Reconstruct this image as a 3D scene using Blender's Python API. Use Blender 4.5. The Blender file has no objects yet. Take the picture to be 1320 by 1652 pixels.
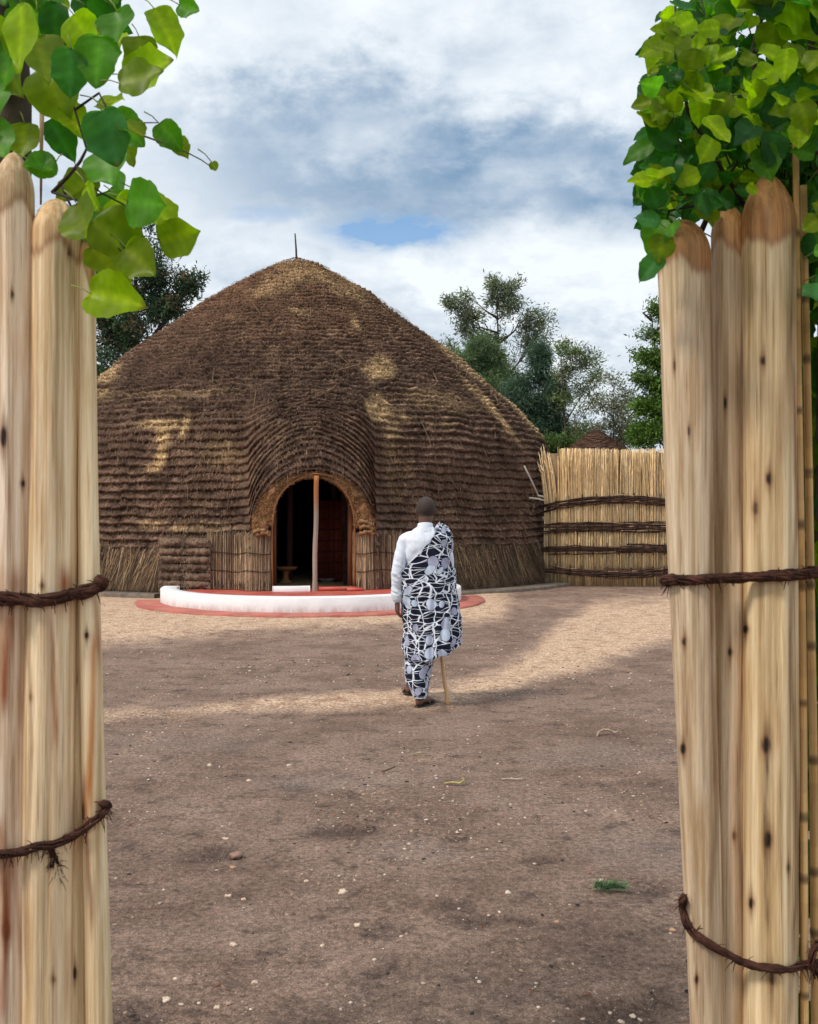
import bpy, math, random
import numpy as np
from mathutils import Vector, Matrix, noise as mnoise

random.seed(7)
RNG = np.random.default_rng(11)
S = bpy.context.scene
COL = S.collection
R = math.radians

# ---------------------------------------------------------------- camera
F = 1520.0; CX = 660.0; HY = 840.0; CAMZ = 1.555
cam = bpy.data.cameras.new('camera'); camo = bpy.data.objects.new('camera', cam)
COL.objects.link(camo); S.camera = camo
camo.location = (0, 0, CAMZ); camo.rotation_euler = (R(90), 0, 0)
cam.sensor_fit = 'VERTICAL'; cam.sensor_height = 36; cam.sensor_width = 36
cam.lens = F/1652*36; cam.shift_y = 14/1652
cam.clip_start = 0.05; cam.clip_end = 3000
cam.dof.use_dof = True; cam.dof.focus_distance = 8.0; cam.dof.aperture_fstop = 10.0

def W(x, y, d):
    """photo point (x, y) at depth d -> world point"""
    return Vector(((x-CX)/F*d, d, CAMZ+(HY-y)/F*d))

# ---------------------------------------------------------------- sun
SUN_EL, SUN_AZ = 52, 238          # azimuth clockwise from +Y
sun = bpy.data.lights.new('sun', 'SUN'); suno = bpy.data.objects.new('sun', sun)
COL.objects.link(suno)
sun.energy = 2.3; sun.angle = R(11); sun.color = (1.0, 0.91, 0.80)
sd = Vector((math.sin(R(SUN_AZ))*math.cos(R(SUN_EL)), math.cos(R(SUN_AZ))*math.cos(R(SUN_EL)), math.sin(R(SUN_EL))))
suno.rotation_euler = (-sd).to_track_quat('-Z', 'Y').to_euler()
suno.location = sd*60

# ---------------------------------------------------------------- node helpers
class NT:
    def __init__(s, tree):
        s.t = tree; s.n = tree.nodes; s.l = tree.links
    def add(s, typ, **kw):
        n = s.n.new(typ)
        for k, v in kw.items():
            if k.startswith('i_'):
                key = k[2:]
                key = int(key) if key.isdigit() else key.replace('_', ' ')
                s.set(n, key, v)
            else: setattr(n, k, v)
        return n
    def set(s, n, key, v):
        if isinstance(v, bpy.types.NodeSocket): s.l.new(v, n.inputs[key])
        else: n.inputs[key].default_value = v
    def math(s, op, a, b=0.0, c=None, clamp=False):
        n = s.n.new('ShaderNodeMath'); n.operation = op; n.use_clamp = clamp
        s.set(n, 0, a); s.set(n, 1, b)
        if c is not None: s.set(n, 2, c)
        return n.outputs[0]
    def mix(s, f, a, b, blend='MIX'):
        n = s.n.new('ShaderNodeMix'); n.data_type = 'RGBA'; n.blend_type = blend
        s.set(n, 0, f)
        s.set(n, 6, a if isinstance(a, bpy.types.NodeSocket) else (*a[:3], 1))
        s.set(n, 7, b if isinstance(b, bpy.types.NodeSocket) else (*b[:3], 1))
        return n.outputs[2]
    def ramp(s, f, lo, hi, a=0.0, b=1.0, smooth=True):
        n = s.n.new('ShaderNodeMapRange'); n.interpolation_type = 'SMOOTHSTEP' if smooth else 'LINEAR'
        s.set(n, 0, f); s.set(n, 1, lo); s.set(n, 2, hi); s.set(n, 3, a); s.set(n, 4, b)
        return n.outputs[0]
    def noise(s, vec, scale, detail=4.0, rough=0.55, dist=0.0, out=0):
        n = s.n.new('ShaderNodeTexNoise'); n.noise_dimensions = '3D'
        s.set(n, 'Vector', vec); s.set(n, 'Scale', scale); s.set(n, 'Detail', detail)
        s.set(n, 'Roughness', rough); s.set(n, 'Distortion', dist)
        return n.outputs[out]
    def mapping(s, vec, sc=(1, 1, 1), rot=(0, 0, 0), loc=(0, 0, 0)):
        n = s.n.new('ShaderNodeMapping'); s.set(n, 0, vec)
        n.inputs['Scale'].default_value = sc; n.inputs['Rotation'].default_value = rot
        n.inputs['Location'].default_value = loc
        return n.outputs[0]

# ---------------------------------------------------------------- world
w = bpy.data.worlds.new('World'); S.world = w; w.use_nodes = True
w.node_tree.nodes.clear()
T = NT(w.node_tree)
sky = T.add('ShaderNodeTexSky'); sky.sky_type = 'NISHITA'; sky.sun_disc = False
sky.sun_elevation = R(SUN_EL); sky.sun_rotation = R(SUN_AZ)
tc = T.add('ShaderNodeTexCoord').outputs['Generated']
sep = T.add('ShaderNodeSeparateXYZ', i_0=tc)
X, Y, Z = sep.outputs
yy = T.math('MAXIMUM', Y, 0.08)
ga = T.math('DIVIDE', X, yy); ge = T.math('DIVIDE', Z, yy)
zz = T.math('ADD', T.math('MAXIMUM', Z, 0.0), 0.42)
cp = T.add('ShaderNodeCombineXYZ', i_0=T.math('DIVIDE', X, zz), i_1=T.math('DIVIDE', Y, zz), i_2=0.0).outputs[0]
n1 = T.noise(T.mapping(cp, (1.0, 1.0, 1), loc=(3.1, 0.4, 0)), 2.1, 7, 0.52, 0.15)
n2 = T.noise(T.mapping(cp, (1.0, 1.15, 1), rot=(0, 0, 0.5)), 5.6, 8, 0.58, 0.1)
n3 = T.noise(T.mapping(cp, (0.9, 1.05, 1), loc=(7, 2, 0)), 15, 8, 0.6, 0.15)
def blob(px, py, rx, ry, soft=1.0):
    a0 = (px-CX)/F; e0 = (HY-py)/F
    dx = T.math('DIVIDE', T.math('SUBTRACT', ga, a0), rx/F)
    dy = T.math('DIVIDE', T.math('SUBTRACT', ge, e0), ry/F)
    # warp with noise so no edge reads as an ellipse
    dx = T.math('ADD', dx, T.math('MULTIPLY', T.math('SUBTRACT', n2, 0.5), 2.2))
    dy = T.math('ADD', dy, T.math('MULTIPLY', T.math('SUBTRACT', n3, 0.5), 2.0))
    d = T.math('SQRT', T.math('ADD', T.math('MULTIPLY', dx, dx), T.math('MULTIPLY', dy, dy)))
    return T.ramp(d, 0.45, 1.35*soft, 1.0, 0.0)
sh = T.math('ADD', T.math('MULTIPLY', T.math('SUBTRACT', n1, 0.5), 0.55), T.math('MULTIPLY', T.math('SUBTRACT', n2, 0.5), 1.0))
sh = T.math('ADD', sh, T.math('MULTIPLY', T.math('SUBTRACT', n3, 0.5), 0.75))
sh = T.math('ADD', sh, 0.76)
for (bx_, by_, rx_, ry_, k) in ((560, 230, 240, 130, -.34), (880, 260, 190, 90, -.40), (640, 320, 200, 60, -.22), (1000, 330, 110, 60, -.28),
                               (380, 240, 160, 110, -.14), (800, 70, 150, 60, -.12), (300, 60, 200, 70, .14), (620, 40, 160, 60, .10), (940, 440, 240, 90, .22), (420, 440, 200, 80, .10),
                               (970, 290, 60, 30, .18), (1010, 120, 120, 60, .08), (560, 160, 130, 40, -.10)):
    sh = T.math('ADD', sh, T.math('MULTIPLY', blob(bx_, by_, rx_, ry_), k))
shc = T.math('MINIMUM', T.math('MAXIMUM', sh, 0.0), 1.0)
cl = T.mix(shc, (1.9, 3.2, 4.9), (8.8, 9.35, 9.8))
hole = blob(612, 376, 104, 30)
hole = T.math('ADD', hole, T.math('MULTIPLY', blob(420, 345, 70, 14), .35))
hole = T.math('MULTIPLY', hole, T.ramp(T.math('ADD', T.math('MULTIPLY', n3, .6), T.math('MULTIPLY', n2, .4)), 0.62, 0.46))
hole = T.math('MINIMUM', T.math('MULTIPLY', hole, 1.25), 0.92)
blue = T.mix(1.0, T.mix(0.3, sky.outputs[0], (2.6, 4.6, 7.6)), (1.15, 1.3, 1.35), 'MULTIPLY')
skyc = T.mix(hole, cl, blue)
# ground-side of the world: dull
low = T.ramp(Z, -0.06, 0.0)
skyc = T.mix(low, (1.2, 1.0, 0.85), skyc)
bg = T.add('ShaderNodeBackground'); T.set(bg, 0, skyc); bg.inputs[1].default_value = 0.095
T.l.new(bg.outputs[0], T.add('ShaderNodeOutputWorld').inputs[0])

# ---------------------------------------------------------------- render
S.view_settings.view_transform = 'Standard'; S.view_settings.look = 'None'
S.view_settings.exposure = 0.17; S.view_settings.gamma = 1.0
S.render.engine = 'CYCLES'
S.cycles.max_bounces = 6

# ---------------------------------------------------------------- numpy noise
def _h(ix, iy, iz, seed):
    n = (ix*374761393 + iy*668265263 + iz*2147483647 + seed*1274126177) & 0xffffffff
    n = ((n ^ (n >> 13))*1274126177) & 0xffffffff
    n = (n ^ (n >> 16)) & 0xffffffff
    return (n & 0xffff)/65535.0
def vn(x, y, z=0.0, seed=0):
    x = np.asarray(x, float); y = np.asarray(y, float)+0*x; x = x+0*y; z = np.asarray(z, float)+0*x
    ix = np.floor(x).astype(np.int64); iy = np.floor(y).astype(np.int64); iz = np.floor(z).astype(np.int64)
    fx, fy, fz = x-ix, y-iy, z-iz
    fx = fx*fx*(3-2*fx); fy = fy*fy*(3-2*fy); fz = fz*fz*(3-2*fz)
    def c(a, b, d): return _h(ix+a, iy+b, iz+d, seed)
    l = lambda a, b, t: a+(b-a)*t
    return l(l(l(c(0,0,0), c(1,0,0), fx), l(c(0,1,0), c(1,1,0), fx), fy),
             l(l(c(0,0,1), c(1,0,1), fx), l(c(0,1,1), c(1,1,1), fx), fy), fz)
def fbm(x, y, z=0.0, o=4, seed=0):
    v = 0; a = 0.5; s = 1.0; t = 0
    for k in range(o):
        v = v+a*vn(np.asarray(x)*s, np.asarray(y)*s, np.asarray(z)*s, seed+k*7); t += a; a *= .5; s *= 2.03
    return v/t
def sstep(e0, e1, x):
    t = np.clip((np.asarray(x, float)-e0)/(e1-e0), 0, 1); return t*t*(3-2*t)

# ---------------------------------------------------------------- object helpers
def tag(o, label=None, cat=None, group=None, kind=None):
    if label: o['label'] = label
    if cat: o['category'] = cat
    if group: o['group'] = group
    if kind: o['kind'] = kind
    return o
def empty(name, loc=(0, 0, 0), rz=0.0, parent=None):
    o = bpy.data.objects.new(name, None); COL.objects.link(o); o.location = loc
    o.rotation_euler = (0, 0, rz); o.empty_display_size = 0.2
    if parent: o.parent = parent
    return o
def mk(name, V, faces, mat, parent=None, col=None, smooth=False, uv=None, loc=None):
    """V (n,3); faces: list of (m,k) int arrays; col (n,3) point colours; uv (n,2) per vertex"""
    V = np.asarray(V, np.float32)
    if not isinstance(faces, list): faces = [faces]
    faces = [np.asarray(f, np.int32) for f in faces if len(f)]
    me = bpy.data.meshes.new(name)
    nl = sum(f.size for f in faces); nf = sum(len(f) for f in faces)
    me.vertices.add(len(V)); me.vertices.foreach_set('co', V.ravel())
    me.loops.add(nl); me.polygons.add(nf)
    li = np.concatenate([f.ravel() for f in faces])
    tot = np.concatenate([np.full(len(f), f.shape[1], np.int32) for f in faces])
    st = np.concatenate([[0], np.cumsum(tot)[:-1]]).astype(np.int32)
    me.loops.foreach_set('vertex_index', li)
    me.polygons.foreach_set('loop_start', st); me.polygons.foreach_set('loop_total', tot)
    if smooth: me.polygons.foreach_set('use_smooth', np.ones(nf, bool))
    me.update(calc_edges=True)
    if col is not None:
        a = me.color_attributes.new('Col', 'FLOAT_COLOR', 'POINT')
        c = np.ones((len(V), 4), np.float32); c[:, :3] = col
        a.data.foreach_set('color', c.ravel())
    if uv is not None:
        u = me.uv_layers.new(name='UVMap')
        u.data.foreach_set('uv', np.asarray(uv, np.float32)[li].ravel())
    me.validate()
    me.materials.append(mat)
    o = bpy.data.objects.new(name, me); COL.objects.link(o)
    if parent: o.parent = parent
    if loc is not None: o.location = loc
    return o
def grid_faces(nr, nc, wrap=False, off=0):
    i = np.arange(nr-1)[:, None]; j = np.arange(nc if wrap else nc-1)[None, :]
    j2 = (j+1) % nc
    a = i*nc+j; b = i*nc+j2; c = (i+1)*nc+j2; d = (i+1)*nc+j
    return np.stack([a, b, c, d], -1).reshape(-1, 4)+off
class MB:
    """collects pieces into one mesh"""
    def __init__(s): s.V = []; s.F = []; s.C = []; s.n = 0; s.hascol = False
    def add(s, V, F, col=None):
        V = np.asarray(V, float)
        if not isinstance(F, list): F = [F]
        for f in F:
            if len(f): s.F.append(np.asarray(f, int)+s.n)
        s.V.append(V); s.n += len(V)
        if col is None: col = np.ones((len(V), 3))
        else: s.hascol = True
        col = np.asarray(col, float)
        if col.ndim == 1: col = np.tile(col, (len(V), 1))
        s.C.append(col)
    def tube(s, pts, rad, n=8, col=None, cap=True, squash=1.0):
        pts = [Vector(p) for p in pts]; m = len(pts)
        if not hasattr(rad, '__len__'): rad = [rad]*m
        V = []; up = None
        for i, p in enumerate(pts):
            d = (pts[min(i+1, m-1)]-pts[max(i-1, 0)])
            if d.length < 1e-9: d = Vector((0, 0, 1))
            d.normalize()
            if up is None:
                up = Vector((1, 0, 0)) if abs(d.x) < .8 else Vector((0, 1, 0))
            sx = (up-d*up.dot(d)).normalized(); up = sx; sy = d.cross(sx)
            for k in range(n):
                a = 2*math.pi*k/n
                V.append(p+sx*math.cos(a)*rad[i]+sy*math.sin(a)*rad[i]*squash)
        F = [grid_faces(m, n, True)]
        if cap:
            V.append(pts[0]); V.append(pts[-1]); b = m*n
            k = np.arange(n); k2 = (k+1) % n
            F.append(np.stack([np.full(n, b), k2, k], -1))
            F.append(np.stack([np.full(n, b+1), (m-1)*n+k, (m-1)*n+k2], -1))
        s.add(np.array([tuple(v) for v in V]), F, col)
    def box(s, lo, hi, col=None):
        x0, y0, z0 = lo; x1, y1, z1 = hi
        V = [(x0,y0,z0),(x1,y0,z0),(x1,y1,z0),(x0,y1,z0),(x0,y0,z1),(x1,y0,z1),(x1,y1,z1),(x0,y1,z1)]
        s.add(V, np.array([(0,3,2,1),(4,5,6,7),(0,1,5,4),(1,2,6,5),(2,3,7,6),(3,0,4,7)]), col)
    def build(s, name, mat, parent=None, smooth=False, **k):
        if not s.V: return None
        F3 = {}
        for f in s.F: F3.setdefault(f.shape[1], []).append(f)
        return mk(name, np.concatenate(s.V), [np.concatenate(v) for v in F3.values()], mat, parent,
                  np.concatenate(s.C) if s.hascol else None, smooth, **k)
def blades(P, D, side, L, Wd, col, bend=None):
    """thin tapered straws: root P, direction D, side vector, length, width"""
    n = len(P); L = L[:, None]; Wd = Wd[:, None]
    if bend is None: bend = np.zeros_like(P)
    a = P-side*Wd/2; b = P+side*Wd/2
    m = P+D*L*.55+bend*.35
    c = m+side*Wd*.42; d = m-side*Wd*.42
    e = P+D*L+bend
    V = np.stack([a, b, c, d, e], 1).reshape(-1, 3)
    i = np.arange(n)*5
    q = np.stack([i, i+1, i+2, i+3], -1); t = np.stack([i+3, i+2, i+4], -1)
    return V, [q, t], np.repeat(col, 5, axis=0)

# ---------------------------------------------------------------- material helpers
def mat(name, color=(.5, .5, .5), rough=.8, bump=0.0, bscale=30, var=0.25, vscale=6, attr=False, spec=.3, sc=(1, 1, 1), fn=None, fine=0.0, fscale=90):
    m = bpy.data.materials.new(name); m.use_nodes = True
    t = NT(m.node_tree); b = t.n['Principled BSDF']
    o = t.add('ShaderNodeTexCoord').outputs['Object']; ov = t.mapping(o, sc)
    c = t.add('ShaderNodeAttribute', attribute_name='Col').outputs['Color'] if attr else None
    n = t.noise(ov, vscale, 5, .6)
    f = t.ramp(n, .3, .7, 1-var, 1+var)
    g = t.add('ShaderNodeCombineColor', i_0=f, i_1=f, i_2=f).outputs[0]
    base = t.mix(1.0, c if c else color, g, 'MULTIPLY')
    if fine > 0:
        nf = t.noise(ov, fscale, 3, .6)
        f2 = t.ramp(nf, .3, .7, 1-fine, 1+fine)
        base = t.mix(1.0, base, t.add('ShaderNodeCombineColor', i_0=f2, i_1=f2, i_2=f2).outputs[0], 'MULTIPLY')
    if fn: base = fn(t, o, base)
    t.set(b, 'Base Color', base); b.inputs['Roughness'].default_value = rough
    b.inputs['Specular IOR Level'].default_value = spec
    if bump > 0:
        nb = t.noise(ov, bscale, 6, .65)
        bn = t.add('ShaderNodeBump'); bn.inputs['Strength'].default_value = 1.0
        bn.inputs['Distance'].default_value = bump; t.set(bn, 'Height', nb)
        t.l.new(bn.outputs[0], b.inputs['Normal'])
    return m

M = {}
M['thatch'] = mat('thatch', attr=True, rough=.95, bump=.02, bscale=22, var=.3, vscale=2.2, spec=.1, fine=.45, fscale=30, sc=(1, 1, .7))
M['straw'] = mat('straw', attr=True, rough=.8, var=.2, vscale=3, spec=.2, fine=.25, fscale=25)
M['reed'] = mat('reed', attr=True, rough=.7, var=.18, vscale=2, spec=.3, fine=.3, fscale=60, sc=(1, 1, .12), bump=.002, bscale=80)
M['rope'] = mat('dark_twine', (.060, .024, .016), rough=.85, bump=.004, bscale=120, var=.5, vscale=25, spec=.2)
M['branch'] = mat('binding_sticks', attr=True, rough=.85, bump=.004, bscale=60, var=.35, vscale=8, spec=.2)
M['arch'] = mat('arch_straw_rope', (.22, .118, .056), rough=.85, bump=.05, bscale=9, var=.5, vscale=5, spec=.15, fine=.4, fscale=40)
M['post'] = mat('door_post_wood', attr=True, rough=.75, bump=.003, bscale=60, var=.2, vscale=5, sc=(1, 1, .15))
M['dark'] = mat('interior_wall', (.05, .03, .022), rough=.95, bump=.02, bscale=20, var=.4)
M['mat_floor'] = mat('straw_floor', (.20, .145, .075), rough=.95, bump=.01, bscale=40, var=.4, vscale=12)
def dirty(t, o, base):
    z = t.add('ShaderNodeSeparateXYZ', i_0=o).outputs[2]
    a = t.noise(t.mapping(o, (1, 1, .25)), 9, 6, .7); b_ = t.noise(o, 2.2, 5, .6)
    low = t.math('MULTIPLY', t.ramp(z, .20, .05), t.ramp(a, .35, .6))
    run = t.math('MULTIPLY', t.ramp(a, .58, .74), t.ramp(b_, .42, .6))
    chip = t.ramp(t.noise(o, 26, 4, .6), .70, .74)
    c = t.mix(t.math('MULTIPLY', low, .55), base, (.46, .30, .22))
    c = t.mix(t.math('MULTIPLY', run, .35), c, (.45, .36, .30))
    return t.mix(t.math('MULTIPLY', chip, .6), c, (.36, .30, .26))
def dusty(t, o, base):
    a = t.noise(o, 3.2, 7, .7); b_ = t.noise(o, 22, 5, .7)
    c = t.mix(t.math('MULTIPLY', t.ramp(a, .46, .66), .5), base, (.42, .26, .18))
    return t.mix(t.math('MULTIPLY', t.ramp(b_, .62, .72), .5), c, (.20, .10, .08))
M['white'] = mat('white_paint', (.82, .82, .82), rough=.6, bump=.008, bscale=7, var=.05, vscale=2.5, fine=.03, fn=dirty)
M['red'] = mat('red_floor_paint', (.50, .085, .062), rough=.5, bump=.003, bscale=22, var=.15, vscale=1.7, fine=.08, spec=.4, fn=dusty)
M['redring'] = mat('faded_red_paint', (.44, .13, .10), rough=.75, bump=.006, bscale=18, var=.2, vscale=2.2, fine=.14, fn=dusty)
M['kerb'] = mat('kerb_stone', (.17, .135, .105), rough=.9, bump=.01, bscale=25, var=.3, fine=.2)
M['bark'] = mat('bark', (.075, .055, .042), rough=.95, bump=.012, bscale=30, var=.5, vscale=14, sc=(1, 1, .5))
M['stone'] = mat('pale_stone', attr=True, rough=.85, bump=.003, bscale=80, var=.2, vscale=30)
def leafmat(name, trans=.35, gloss=.35, tmul=(1.25, 1.5, .35)):
    m = bpy.data.materials.new(name); m.use_nodes = True; t = NT(m.node_tree)
    b = t.n['Principled BSDF']; out = t.n['Material Output']
    c = t.add('ShaderNodeAttribute', attribute_name='Col').outputs['Color']
    o = t.add('ShaderNodeTexCoord').outputs['Object']
    f = t.ramp(t.noise(o, 14, 3), .3, .7, .8, 1.2)
    c = t.mix(1.0, c, t.add('ShaderNodeCombineColor', i_0=f, i_1=f, i_2=f).outputs[0], 'MULTIPLY')
    t.set(b, 'Base Color', c); b.inputs['Roughness'].default_value = .42
    b.inputs['Specular IOR Level'].default_value = gloss
    tr = t.add('ShaderNodeBsdfTranslucent'); t.set(tr, 0, t.mix(1.0, c, tmul, 'MULTIPLY'))
    mx = t.add('ShaderNodeMixShader'); mx.inputs[0].default_value = trans
    t.l.new(b.outputs[0], mx.inputs[1]); t.l.new(tr.outputs[0], mx.inputs[2])
    t.l.new(mx.outputs[0], out.inputs[0]); return m
M['leaf'] = leafmat('shrub_leaf', .6, .25)
M['treeleaf'] = leafmat('tree_leaf', .25, .15, (1.2, 1.3, .7))
#%%GROUND
# ================================================================ GROUND
def ground_material():
    m = bpy.data.materials.new('packed_earth'); m.use_nodes = True; t = NT(m.node_tree)
    b = t.n['Principled BSDF']; o = t.add('ShaderNodeTexCoord').outputs['Object']
    patch_masks = t.add('ShaderNodeAttribute', attribute_name='Col').outputs['Color']
    sp = t.add('ShaderNodeSeparateColor', i_0=patch_masks)
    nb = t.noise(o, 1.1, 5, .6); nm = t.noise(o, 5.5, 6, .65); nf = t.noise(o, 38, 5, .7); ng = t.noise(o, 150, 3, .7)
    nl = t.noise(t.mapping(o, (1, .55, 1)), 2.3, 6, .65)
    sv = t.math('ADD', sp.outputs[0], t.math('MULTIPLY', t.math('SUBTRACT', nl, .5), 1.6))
    sun_mask = t.ramp(t.math('ADD', sv, t.math('MULTIPLY', t.math('SUBTRACT', nf, .5), .5)), .02, 1.05)  # where sun patches are painted into the earth colour
    soil = t.mix(t.ramp(nb, .35, .65), (.20, .132, .10), (.295, .205, .158))
    ns = t.noise(t.mapping(o, (.5, 2.6, 1), rot=(0, 0, .12)), 4.5, 6, .7)
    soil = t.mix(t.ramp(ns, .5, .7, 0, .55), soil, (.30, .205, .155))
    soil = t.mix(t.ramp(ns, .46, .3, 0, .6), soil, (.10, .068, .055))
    soil = t.mix(t.ramp(nm, .52, .75), soil, (.33, .225, .175))
    soil = t.mix(t.ramp(nm, .48, .28), soil, (.105, .074, .062))
    soil = t.mix(t.math('MULTIPLY', sp.outputs[1], .8), soil, (.088, .06, .05))
    soil = t.mix(t.math('MULTIPLY', sp.outputs[2], .7), soil, (.29, .225, .19))
    sun_earth = t.mix(t.ramp(nf, .3, .7), (.53, .355, .235), (.72, .52, .37))  # lighter earth colours standing in for sunlight
    sun_earth = t.mix(t.ramp(nm, .55, .3), sun_earth, (.40, .24, .155))
    c = t.mix(sun_mask, soil, sun_earth)
    f = t.ramp(nf, .28, .72, .6, 1.4)
    c = t.mix(1.0, c, t.add('ShaderNodeCombineColor', i_0=f, i_1=f, i_2=f).outputs[0], 'MULTIPLY')
    f = t.ramp(ng, .3, .7, .62, 1.38)
    c = t.mix(1.0, c, t.add('ShaderNodeCombineColor', i_0=f, i_1=f, i_2=f).outputs[0], 'MULTIPLY')
    # grit: scattered pale and dark grains of different size
    for sc_, thr, colr, k in ((55, .17, (.62, .48, .38), .8), (110, .2, (.55, .42, .34), .75), (80, .14, (.035, .028, .025), .8), (24, .12, (.60, .47, .37), .75), (13, .055, (.64, .52, .41), .85), (17, .06, (.05, .04, .035), .8)):
        v = t.add('ShaderNodeTexVoronoi'); t.set(v, 'Vector', t.mapping(o, (1, 1, 1), loc=(sc_*.37, sc_*.11, 0))); v.inputs['Scale'].default_value = sc_
        sel = t.add('ShaderNodeSeparateColor', i_0=v.outputs['Color']).outputs[0]
        msk = t.math('MULTIPLY', t.ramp(v.outputs['Distance'], thr, thr*.6), t.math('GREATER_THAN', sel, .48))
        msk = t.math('MULTIPLY', msk, t.ramp(nm, .32, .6, .3, 1))
        c = t.mix(t.math('MULTIPLY', msk, k), c, colr)
    t.set(b, 'Base Color', c); b.inputs['Roughness'].default_value = .95; b.inputs['Specular IOR Level'].default_value = .1
    h = t.math('ADD', t.math('MULTIPLY', nf, .6), t.math('ADD', t.math('MULTIPLY', ng, .35), t.math('MULTIPLY', nm, 1.2)))
    bn = t.add('ShaderNodeBump'); bn.inputs['Distance'].default_value = .022; t.set(bn, 'Height', h)
    t.l.new(bn.outputs[0], b.inputs['Normal'])
    return m
def sun_patch_fn(px, py):
    """sun patches painted as paler, slightly raised ground (px, py are the same places seen in the photograph)"""
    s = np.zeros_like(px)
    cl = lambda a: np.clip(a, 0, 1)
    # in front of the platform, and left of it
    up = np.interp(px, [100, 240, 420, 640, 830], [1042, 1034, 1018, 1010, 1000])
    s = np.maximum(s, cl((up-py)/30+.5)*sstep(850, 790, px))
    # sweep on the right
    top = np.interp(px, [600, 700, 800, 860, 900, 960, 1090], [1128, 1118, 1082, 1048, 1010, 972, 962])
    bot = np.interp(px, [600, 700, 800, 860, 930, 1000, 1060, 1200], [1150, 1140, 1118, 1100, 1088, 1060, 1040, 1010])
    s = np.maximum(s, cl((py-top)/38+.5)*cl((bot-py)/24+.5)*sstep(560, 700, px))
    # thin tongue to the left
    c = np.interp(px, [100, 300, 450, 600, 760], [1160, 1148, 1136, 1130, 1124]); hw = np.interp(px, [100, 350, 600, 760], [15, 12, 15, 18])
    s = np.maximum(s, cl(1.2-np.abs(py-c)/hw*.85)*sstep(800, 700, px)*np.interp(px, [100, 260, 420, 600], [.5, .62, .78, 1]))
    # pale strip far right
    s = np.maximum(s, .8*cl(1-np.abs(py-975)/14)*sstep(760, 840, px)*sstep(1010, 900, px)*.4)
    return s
def build_ground():
    def axis(lo, hi, st, far):
        core = list(np.arange(lo, hi, st)); a = []; v = hi; d = st
        while v < far: a.append(v); d *= 1.35; v += d
        b = []; v = lo; d = st
        while v > -far: d *= 1.35; v -= d; b.append(v)
        return np.array(b[::-1]+core+a)
    xs = axis(-5.0, 6.5, .045, 1200); ys = axis(1.5, 26, .06, 1200)
    Xg, Yg = np.meshgrid(xs, ys)
    near = sstep(40, 20, np.hypot(Xg, Yg-12))
    Zg = ((fbm(Xg*1.3, Yg*1.3, o=4, seed=3)-.5)*.035+(fbm(Xg*9, Yg*9, o=3, seed=9)-.5)*.012)*near-.0
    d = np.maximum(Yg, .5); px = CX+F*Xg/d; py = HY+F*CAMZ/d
    s = sun_patch_fn(px, py)*(Yg > 1)*sstep(30, 26, Yg)  # painted sun patches, kept as a vertex mask
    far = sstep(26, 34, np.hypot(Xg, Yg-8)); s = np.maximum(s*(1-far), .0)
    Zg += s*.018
    # scuffed hollows
    dk = np.zeros_like(Xg); lt = np.zeros_like(Xg)
    for (x, y, a, b) in ((735, 1460, 40, 8), (760, 1488, 48, 12), (850, 1488, 26, 8), (875, 1385, 42, 7), (865, 1400, 26, 5), (735, 1352, 30, 10),
                         (1050, 1437, 40, 10), (1075, 1610, 50, 22), (475, 1268, 34, 10), (345, 1375, 60, 16), (220, 1650, 80, 30), (1000, 1640, 110, 26), (560, 1340, 60, 12)):
        q = np.sqrt(((px-x)/a)**2+((py-y)/b)**2)+(fbm(Xg*7, Yg*7, seed=5)-.5)*.9
        g = sstep(1.2, .4, q); dk = np.maximum(dk, g); Zg -= g*.016
    for (x, y, a, b) in ((1040, 1375, 110, 45), (950, 1225, 120, 18), (670, 1375, 100, 24), (1000, 1215, 100, 25), (520, 1260, 150, 16), (300, 1200, 160, 18)):
        q = np.sqrt(((px-x)/a)**2+((py-y)/b)**2)+(fbm(Xg*5, Yg*5, seed=15)-.5)*1.2
        lt = np.maximum(lt, sstep(1.3, .2, q)*.6)
    near2 = (Yg > 1)
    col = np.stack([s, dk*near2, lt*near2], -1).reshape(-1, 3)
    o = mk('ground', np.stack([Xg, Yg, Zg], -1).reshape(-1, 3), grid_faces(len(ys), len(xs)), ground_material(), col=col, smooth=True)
    tag(o, kind='structure')
    # gravel lying loose on it
    n = 13000
    y = 2.6+RNG.random(n)**1.5*15; px_ = RNG.uniform(100, 1180, n)
    x = (px_-CX)/F*y
    cl = fbm(x*1.1, y*1.1, seed=31)
    keep = (RNG.random(n) < sstep(.35, .62, cl)*.9+.12)
    ico = np.array([(0,0,1),(.9,0,.45),(.28,.85,.45),(-.72,.53,.45),(-.72,-.53,.45),(.28,-.85,.45),(.72,.53,-.3),(-.28,.85,-.3),(-.9,0,-.3),(-.28,-.85,-.3),(.72,-.53,-.3)])
    fc = np.array([(0,1,2),(0,2,3),(0,3,4),(0,4,5),(0,5,1),(1,6,2),(2,7,3),(3,8,4),(4,9,5),(5,10,1),(6,7,2),(7,8,3),(8,9,4),(9,10,5),(10,6,1)])
    mb = MB()
    for xx, yv in zip(x[keep], y[keep]):
        r = .0025+.0065*RNG.random()**4
        if yv > 9: r *= 1.4
        v = ico*(1+RNG.uniform(-.25, .25, ico.shape))*np.array([1+RNG.random()*.8, 1, .6])*r
        a = RNG.random()*6.28; ca, sa = math.cos(a), math.sin(a)
        v = np.stack([v[:,0]*ca-v[:,1]*sa, v[:,0]*sa+v[:,1]*ca, v[:,2]], -1)+[xx, yv, gz(xx, yv)+r*.2]
        t = RNG.random()
        c = (.62, .50, .40) if t < .38 else (.42, .28, .20) if t < .7 else (.30, .12, .07) if t < .8 else (.05, .04, .035)
        mb.add(v, fc, np.array(c)*RNG.uniform(.75, 1.2))
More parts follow.
